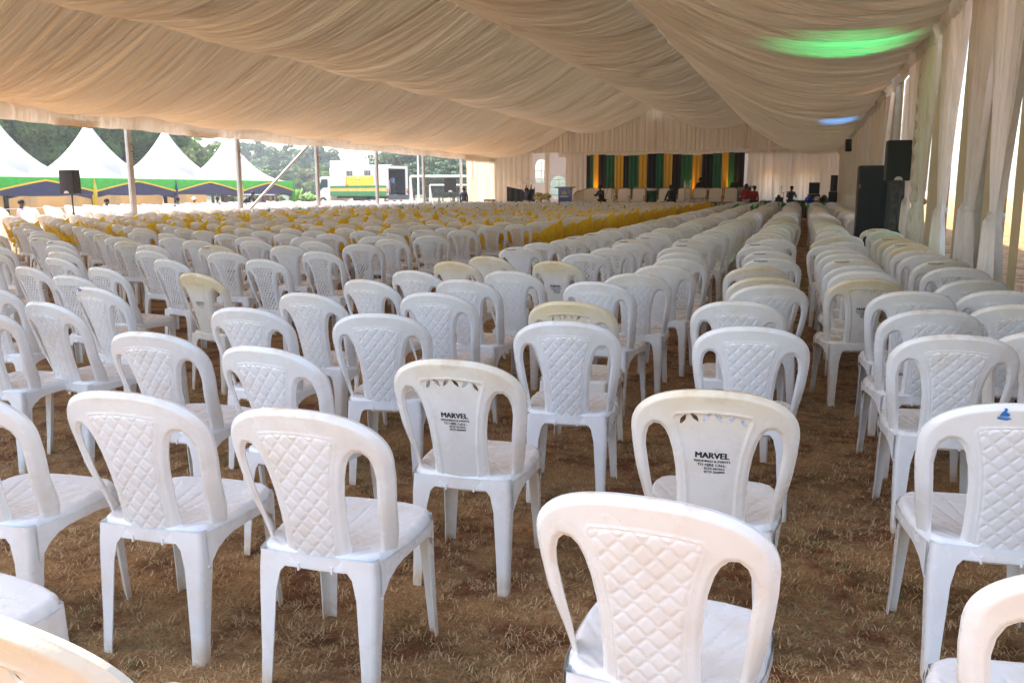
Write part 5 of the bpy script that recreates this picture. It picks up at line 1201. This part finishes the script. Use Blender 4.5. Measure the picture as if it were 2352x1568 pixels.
for x in (2.1, 4.2):
    mb = MB(); mb.box((x, W2 + .005, 2.72), (.72, .02, .46)); w = mb.obj('window', MT['dark'], tr)
    mb = MB()
    for (c, d) in (((0, .23), (.78, .05)), ((0, -.23), (.78, .05)), ((-.36, 0), (.05, .46)), ((.36, 0), (.05, .46)), ((0, 0), (.03, .46)), ((.17, 0), (.02, .46)), ((-.17, 0), (.02, .46))): mb.box((x + c[0], W2 + .025, 2.72 + c[1]), (d[0], .03, d[1]))
    mb.obj('window_frame', MT['silver'], w)
for i in range(6):
    mb = MB(); mb.box((.5 + i * 1.1, W2 + .012, 3.05), (.95, .02, .035)); mb.obj('roof_rail', MT['silver'], tr)
mb = MB(); mb.box((3.05, W2 + .015, 2.14), (3.3, .02, .78)); ban = mb.obj('banner', MT['banner'], tr)
def truck_text(body, size, cx, cz, m, bold=.002):
    v, f = text_arr(body, size, bold); mb = MB(); mb.add([(cx - x, W2 + .03, cz + y) for x, y in v], f); return mb.obj('lettering', m, ban)
olive = mat('olive_lettering', (.16, .14, .01), .5)
truck_text('THE NYERI NATIONAL POLYTECHNIC', .185, 3.05, 2.16, olive); truck_text('DRIVING SCHOOL', .185, 3.25, 1.95, olive)
mb = MB(); out = [(3.2 + .12 * math.cos(a), W2 + .032, 2.42 + .12 * math.sin(a)) for a in [2 * PI * i / 16 for i in range(16)]]; mb.add(out, [tuple(range(16))[::-1]]); mb.obj('round_emblem', MT['silver'], ban)
mb = MB(); mb.box((4.6, W2 + .03, 1.95), (.07, .02, .34)); mb.box((4.5, W2 + .03, 1.80), (.26, .02, .06)); mb.add([(4.62, W2 + .034, 2.36), (4.48, W2 + .034, 2.36), (4.55, W2 + .034, 2.5)], [(0, 1, 2)]); mb.obj('learner_mark', MT['tail'], ban)
# cab
prof = [(6.75, .55), (6.75, 2.45), (7.5, 2.52), (8.0, 2.45), (8.45, 1.62), (8.55, 1.2), (8.55, .5)]
mb = MB(); m_ = len(prof); mb.add([(x, W2 - .08, z) for x, z in prof] + [(x, -W2 + .08, z) for x, z in prof], [tuple(range(m_)), tuple(range(m_, 2 * m_))[::-1]] + [(i + m_, (i + 1) % m_ + m_, (i + 1) % m_, i) for i in range(m_)]); o = mb.obj('cab', MT['white'], tr); bv = o.modifiers.new('b', 'BEVEL'); bv.width = .07; bv.segments = 3
mb = MB(); mb.add([(7.0, W2 - .065, 1.62), (7.0, W2 - .065, 2.3), (7.75, W2 - .065, 2.3), (8.2, W2 - .065, 1.45), (8.0, W2 - .065, 1.35), (7.6, W2 - .065, 1.6)], [(0, 1, 2, 3, 4, 5)]); mb.obj('side_window', MT['glass'], tr)
mb = MB(); mb.add([(8.03, -W2 + .2, 2.40), (8.03, W2 - .2, 2.40), (8.46, W2 - .16, 1.66), (8.46, -W2 + .16, 1.66)], [(0, 1, 2, 3)]); mb.obj('windscreen', MT['glass'], tr)
mb = MB(); mb.box((7.35, W2 - .06, 1.28), (.14, .03, .05)); mb.obj('door_handle', MT['dark'], tr)
mb = MB(); mb.box((3.6, 0, .82), (7.4, .8, .2)); mb.box((3.3, .85, .62), (1.6, .35, .4)); mb.obj('chassis', MT['dark'], tr)
for x in (7.6, 1.7):
    for s in (-1, 1):
        mb = MB(); mb.tube([(x, s * (W2 - .30), .42), (x, s * (W2 - .04), .42)], .42, 20); w = mb.obj('wheel', MT['rubber'], tr, smooth=False); mb = MB(); mb.tube([(x, s * (W2 - .035), .42), (x, s * (W2 - .02), .42)], .22, 14); mb.obj('rim', MT['silver'], w)
mb = MB(); mb.box((-.10, 0, .78), (.16, 2.3, .40)); mb.obj('tail_lift', MT['bumper'], tr)
for s in (-1, 1):
    mb = MB(); mb.box((-.02, s * (W2 - .1), 1.22), (.05, .13, .16)); mb.obj('tail_light', MT['tail'], tr)
    mb = MB(); mb.box((-.02, s * (W2 - .1), 1.42), (.05, .13, .16)); mb.obj('indicator', MT['amber'], tr)
# chairs stacked in the truck and the loader
R162 = Matrix.Rotation(math.radians(162), 3, 'Z')
tr.scale = (1.12, 1.12, 1.12)
def ontruck(x, y, z): v = (R162 @ Vector((x, y, z))) * 1.12; return (v.x - 35.0, v.y + 70.3, v.z)
for i in range(6): banquet(ontruck(.55, .62, 1.07 + .12 * i), math.radians(-108), 'white ballroom chair in the front stack in the truck, %s from the bottom' % ORD[i], 0, 'white chairs stacked in the truck')
for i in range(8): banquet(ontruck(1.15, .78, 1.07 + .12 * i), math.radians(-100), 'white ballroom chair in the rear stack in the truck, %s from the bottom' % ORD[i], 0, 'white chairs stacked in the truck')
person(ontruck(.5, -.05, 1.07), math.radians(-195), 'person in blue patterned shirt stacking chairs inside the white truck', 'busy', 'shirt_blue', 'jeans', h=1.72)

# goals and poles
def goal(loc, w, h, rz, label, r=.06):
    t = thing('goal_frame', label, 'goal', loc, rz, 'white goal frames beyond the truck'); mb = MB(); mb.tube([(-w / 2, 0, h), (w / 2, 0, h)], r, 8); mb.obj('crossbar', MT['white'], t)
    for s in (-1, 1):
        mb = MB(); mb.tube([(s * w / 2, 0, 0), (s * w / 2, 0, h)], r, 8); mb.obj('upright', MT['white'], t); mb = MB(); mb.tube([(s * w / 2, 0, h), (s * w / 2, 1.6, 0)], r * .6, 6); mb.obj('back_stay', MT['white'], t)
goal((-33.6, 80.0, 0), 8.6, 2.9, math.radians(18), 'large white football goal frame right of the truck', .11)
goal((-31.0, 74.0, 0), 4.6, 2.0, math.radians(14), 'smaller white goal frame behind the stand speaker', .07)
t = thing('flagpole', 'tall slim white pole right behind the truck', 'pole', (-38.4, 82.0, 0)); mb = MB(); mb.tube([(0, 0, 0), (0, 0, 7.2)], [.12, .07], 8); mb.obj('shaft', MT['white'], t); mb = MB(); mb.lathe([(.25, 0), (.25, .15), (.1, .3), (0, .3)], seg=10); mb.obj('footing', MT['pot'], t)

# ------------------------------------------------------------------ trees
def crown_mesh(seed, nclump, nleaf, leaf, shape, mats, gap=.0):
    """leaf clumps spread through the crown's volume; many leaf-sized faces"""
    r = np.random.default_rng(seed); V = []; mi = []
    for k in range(nclump):
        v = r.normal(0, 1, 3); v /= np.linalg.norm(v); rad = r.uniform(.35, 1) ** .5
        c = np.array([v[0] * shape[0], v[1] * shape[0], v[2] * shape[1]]) * rad
        c[2] += shape[1] * 1.0; cs = r.uniform(.16, .32) * shape[0]; m = int(r.choice(len(mats)))
        n = int(nleaf * (cs / shape[0] / .24) ** 2)
        p = r.normal(0, 1, (n, 3)); p /= np.linalg.norm(p, axis=1)[:, None]; p *= (r.uniform(.55, 1.08, n) ** .5)[:, None] * cs * np.array([1, 1, .72]); p += c
        nr = (p - c) / cs + r.normal(0, .55, (n, 3)); nr /= np.linalg.norm(nr, axis=1)[:, None]
        a = np.cross(nr, r.normal(0, 1, (n, 3))); a /= np.linalg.norm(a, axis=1)[:, None]; b = np.cross(nr, a)
        s = leaf * r.uniform(.6, 1.3, n)[:, None]; a *= s; b *= s * .6
        V.append(np.stack([p - a, p + b * .9, p + a, p - b * .9], 1).reshape(-1, 3)); mi += [m] * n
    V = np.concatenate(V); n = len(V) // 4; me = bpy.data.meshes.new('crown'); me.vertices.add(len(V)); me.vertices.foreach_set('co', V.ravel().astype(np.float32))
    me.loops.add(n * 4); me.loops.foreach_set('vertex_index', np.arange(n * 4, dtype=np.int32)); me.polygons.add(n); me.polygons.foreach_set('loop_start', np.arange(0, n * 4, 4, dtype=np.int32))
    for m in mats: me.materials.append(m)
    me.polygons.foreach_set('material_index', np.array(mi, np.int32)); me.update(calc_edges=True); return me
def trunk_mesh(seed, h, r0, m, spread=1.5):
    r = np.random.default_rng(seed); mb = MB(); mb.tube([(0, 0, 0), (.1, .05, h * .4), (.0, .1, h * .75), (.1, 0, h)], [r0, r0 * .8, r0 * .55, r0 * .25], 8)
    for k in range(7): a = r.uniform(0, 6.28); z = h * r.uniform(.35, .8); mb.tube([(0, 0, z), (math.cos(a) * spread * .5, math.sin(a) * spread * .5, z + h * .12), (math.cos(a) * spread, math.sin(a) * spread, z + h * .26)], [r0 * .4, r0 * .25, r0 * .08], 5)
    return mb.data('trunk', [m])
KINDS_T = {
 'dark': (crown_mesh(1, 80, 330, .20, (3.6, 4.6), [MT['leaf_dark'], MT['leaf_dark'], MT['leaf_mid']]), trunk_mesh(1, 7, .28, MT['bark'])),
 'dark2': (crown_mesh(2, 70, 330, .20, (3.2, 5.2), [MT['leaf_dark'], MT['leaf_mid'], MT['leaf_mid']]), trunk_mesh(2, 7, .26, MT['bark'])),
 'light': (crown_mesh(3, 47, 150, .17, (3.4, 3.2), [MT['leaf_light'], MT['leaf_rust'], MT['leaf_mid']]), trunk_mesh(3, 6, .2, MT['palebark'])),
 'euc': (crown_mesh(4, 90, 170, .30, (4.2, 5.6), [MT['euc_dark'], MT['euc_mid'], MT['euc_mid']]), trunk_mesh(4, 11, .3, MT['palebark'], 2.2)),
 'euc2': (crown_mesh(5, 70, 160, .30, (3.4, 6.4), [MT['euc_dark'], MT['euc_mid'], MT['leaf_light']]), trunk_mesh(5, 12, .3, MT['palebark'], 2)),
 'open': (crown_mesh(6, 40, 100, .26, (4.2, 4.6), [MT['euc_dark'], MT['euc_mid']]), trunk_mesh(6, 10, .28, MT['palebark'], 2.6)),
}
TL = {'dark': 'dense dark green tree', 'dark2': 'tall mid green tree', 'light': 'pale rusty tree', 'euc': 'broad hazy eucalyptus', 'euc2': 'tall hazy eucalyptus', 'open': 'open-crowned eucalyptus'}
tc_ = {}
def tree(px, depth, ztop, kind, where, sx=1.0, z0=0):
    """px: bearing of the tree seen from the tent, given as tangent*1958+1176"""
    lat = (px - 1176) / 1958.5 * depth; x = math.cos(YAW) * lat - math.sin(YAW) * depth; y = math.sin(YAW) * lat + math.cos(YAW) * depth
    cr_, tk = KINDS_T[kind]; base_h = max(v.co.z for v in cr_.vertices); key = (kind, where); tc_[key] = tc_.get(key, -1) + 1
    t = thing('tree', '%s %s, %s from the left' % (TL[kind], where, ORD[tc_[key]]), 'tree', (x, y, z0), random.uniform(0, 6.28), 'trees beyond the tents and truck')
    k = (ztop - z0) / (base_h + .8); c = mkobj('crown', cr_, t, (0, 0, .8)); c.scale = (k * sx, k * sx, k); tr_ = mkobj('trunk', tk, t); tr_.scale = (k, k, k)
w1 = 'behind the peaked tents'
for px, d, z, k in ((-60, 64, 11.5, 'dark'), (15, 68, 12, 'dark2'), (75, 63, 10.5, 'dark'), (130, 70, 12.5, 'dark2'), (190, 65, 11, 'dark'), (245, 70, 11.5, 'dark2'), (290, 68, 10, 'dark'), (335, 72, 9.6, 'dark')): tree(px, d, z, k, w1, 1.1)
for px, d, z, k in ((330, 78, 8.8, 'light'), (372, 82, 9.0, 'light'), (415, 85, 7.6, 'light'), (450, 88, 8.2, 'light'), (500, 90, 6.3, 'light'), (545, 92, 5.6, 'light')): tree(px, d, z, k, w1, 1.1)
w2 = 'on the far slope'
for px, d, z, k in ((395, 140, 9.0, 'euc'), (440, 150, 11.8, 'euc2'), (480, 150, 9.4, 'euc'), (520, 155, 11.0, 'euc2'), (560, 160, 10.4, 'euc'), (600, 160, 12.0, 'euc2'), (640, 150, 9.6, 'euc'), (675, 150, 10.0, 'euc2'), (700, 145, 8.6, 'euc'),
                    (735, 150, 10.4, 'euc2'), (765, 150, 9.2, 'euc'), (800, 150, 7.0, 'euc2'), (835, 150, 5.2, 'euc'), (870, 150, 4.8, 'euc'), (905, 145, 5.0, 'euc')): tree(px, d, z * .93, k, w2, 1.15)
w3 = 'behind the truck and goal frames'
for px, d, z, k in ((890, 120, 7.8, 'open'), (925, 112, 8.0, 'euc'), (955, 125, 7.6, 'open'), (985, 120, 8.0, 'open'), (1012, 112, 7.0, 'euc'), (1045, 118, 7.8, 'open'), (1075, 115, 7.4, 'open'), (1110, 120, 8, 'euc')): tree(px, d, z, k, w3, 1.0)
w4 = 'low in front of the far wood'
for px, d, z, k in ((470, 118, 5.2, 'light'), (520, 120, 4.8, 'euc'), (570, 118, 5.4, 'light'), (620, 120, 4.6, 'euc'), (655, 118, 4.0, 'euc'), (690, 122, 4.6, 'euc'), (730, 120, 5.0, 'light'), (775, 122, 5.0, 'euc'), (820, 120, 4.4, 'euc'), (865, 118, 4.4, 'euc'), (905, 100, 3.2, 'light'), (950, 98, 4.2, 'euc'), (985, 98, 3.8, 'euc'), (1020, 98, 4.2, 'euc'), (1055, 98, 4.0, 'euc')): tree(px, d, z, k, w4, 1.5)
# wooded rise beyond, and hedges
mb = MB()
def hill(a, b):
    ang = math.radians(60 - 55 * a); R = 165 + 60 * b; z = (4.2 + 1.8 * math.sin(a * 9) + 1.2 * math.sin(a * 31)) * math.sin(min(1, b * 1.6) * PI / 2)
    return (-math.sin(ang) * R, math.cos(ang) * R, z - .5)
mb.grid(hill, 60, 8); tag(mb.obj('hill', MT['hill'], smooth=True), kind='structure')
def hedge(px0, px1, d, h, lab):
    r = np.random.default_rng(int(d)); mb = MB()
    for i in range(900):
        px = r.uniform(px0, px1); dd = d + r.normal(0, .4); lat = (px - 1176) / 1958.5 * dd; x = math.cos(YAW) * lat - math.sin(YAW) * dd; y = math.sin(YAW) * lat + math.cos(YAW) * dd
        z = r.uniform(.05, h); a = r.normal(0, .14, 3); b_ = r.normal(0, .14, 3); c = np.array([x, y, z]); mb.add([c - a, c + b_, c + a, c - b_], [(0, 1, 2, 3)])
    tag(mb.obj('hedge', MT['hedge']), lab, 'hedge')
hedge(540, 600, 74, .9, 'low green hedge seen between the tent posts'); hedge(675, 735, 78, .95, 'low green hedge to the left of the truck cab'); hedge(600, 660, 76, .8, 'low hedge behind the diagonal brace')
def banana(px, d, h, lab):
    lat = (px - 1176) / 1958.5 * d; x = math.cos(YAW) * lat - math.sin(YAW) * d; y = math.sin(YAW) * lat + math.cos(YAW) * d
    t = thing('banana_plant', lab, 'plant', (x, y, 0), 0, 'banana plants by the truck'); mb = MB(); mb.tube([(0, 0, 0), (0, 0, h * .45)], [.1, .07], 8); mb.obj('stem', MT['banana'], t)
    for i in range(11):
        a = i * 2.4 + px; L = h * random.uniform(.5, .7); tilt = random.uniform(.5, 1.25); mb = MB()
        def fn(u, v):
            s = (v - .5) * .34 * math.sin(PI * min(1, u * .9 + .1)) ; r = L * u * math.sin(tilt) ; z = h * .42 + L * u * math.cos(tilt) + .3 * u - .75 * u * u * L * .6
            return (math.cos(a) * r - math.sin(a) * s, math.sin(a) * r + math.cos(a) * s, z - abs(v - .5) * .12)
        mb.grid(fn, 7, 2); mb.obj('leaf', MT['banana'], t, smooth=True)
banana(690, 70, 2.3, 'banana plant nearest the last peaked tent'); banana(706, 71, 1.9, 'smaller banana plant beside the truck cab'); banana(722, 73, 1.7, 'banana plant just in front of the truck cab')
# timber fence and sheds seen through the last tent
for i, (px, d, h) in enumerate(((548, 72, 1.0), (575, 72, 1.2), (590, 72, 1.1), (612, 72, 1.5), (630, 72, 1.1), (640, 73, 1.3), (650, 72, 1.0))):
    lat = (px - 1176) / 1958.5 * d; x = math.cos(YAW) * lat - math.sin(YAW) * d; y = math.sin(YAW) * lat + math.cos(YAW) * d
    mb = MB(); mb.tube([(0, 0, 0), (.05, 0, h)], [.09, .07], 6); o = mb.obj('fence_post', MT['wood'], None, (x, y, 0)); tag(o, 'rough timber post beyond the last peaked tent, %s from the left' % ORD[i], 'post', 'rough timber fence posts')
for i, (px, w, h) in enumerate(((552, 2.2, 1.1), (600, 2.6, 1.15))):
    d = 75; lat = (px - 1176) / 1958.5 * d; x = math.cos(YAW) * lat - math.sin(YAW) * d; y = math.sin(YAW) * lat + math.cos(YAW) * d
    t = thing('timber_shed', ['low timber shed at the left under the last peaked tent', 'low timber shed behind the diagonal brace'][i], 'shed', (x, y, 0), .3)
    for j in range(9): mb = MB(); mb.box((-w / 2 + w * (j + .5) / 9, 0, h / 2), (w / 9 - .02, .04, h)); mb.obj('plank', MT['wood'], t)
    mb = MB(); mb.box((0, .7, h + .04), (w + .3, 1.7, .06), rx=.08); mb.obj('roof', MT['bumper'], t); mb = MB(); mb.box((0, .8, h / 2), (w - .1, 1.4, h - .05)); mb.obj('wall', MT['wood'], t)


# ------------------------------------------------------------------ hazy air
hz = bpy.data.materials.new('hazy_air'); hz.use_nodes = True; hn = hz.node_tree.nodes; hn.remove(hn['Principled BSDF'])
pv = hn.new('ShaderNodeVolumePrincipled'); pv.inputs['Color'].default_value = (.92, .95, 1, 1); pv.inputs['Density'].default_value = HAZE; pv.inputs['Anisotropy'].default_value = .2
hz.node_tree.links.new(pv.outputs[0], hn['Material Output'].inputs['Volume'])
mb = MB(); mb.box((-60, 110, 14), (420, 330, 30)); o = mb.obj('haze', hz); o['kind'] = 'stuff'
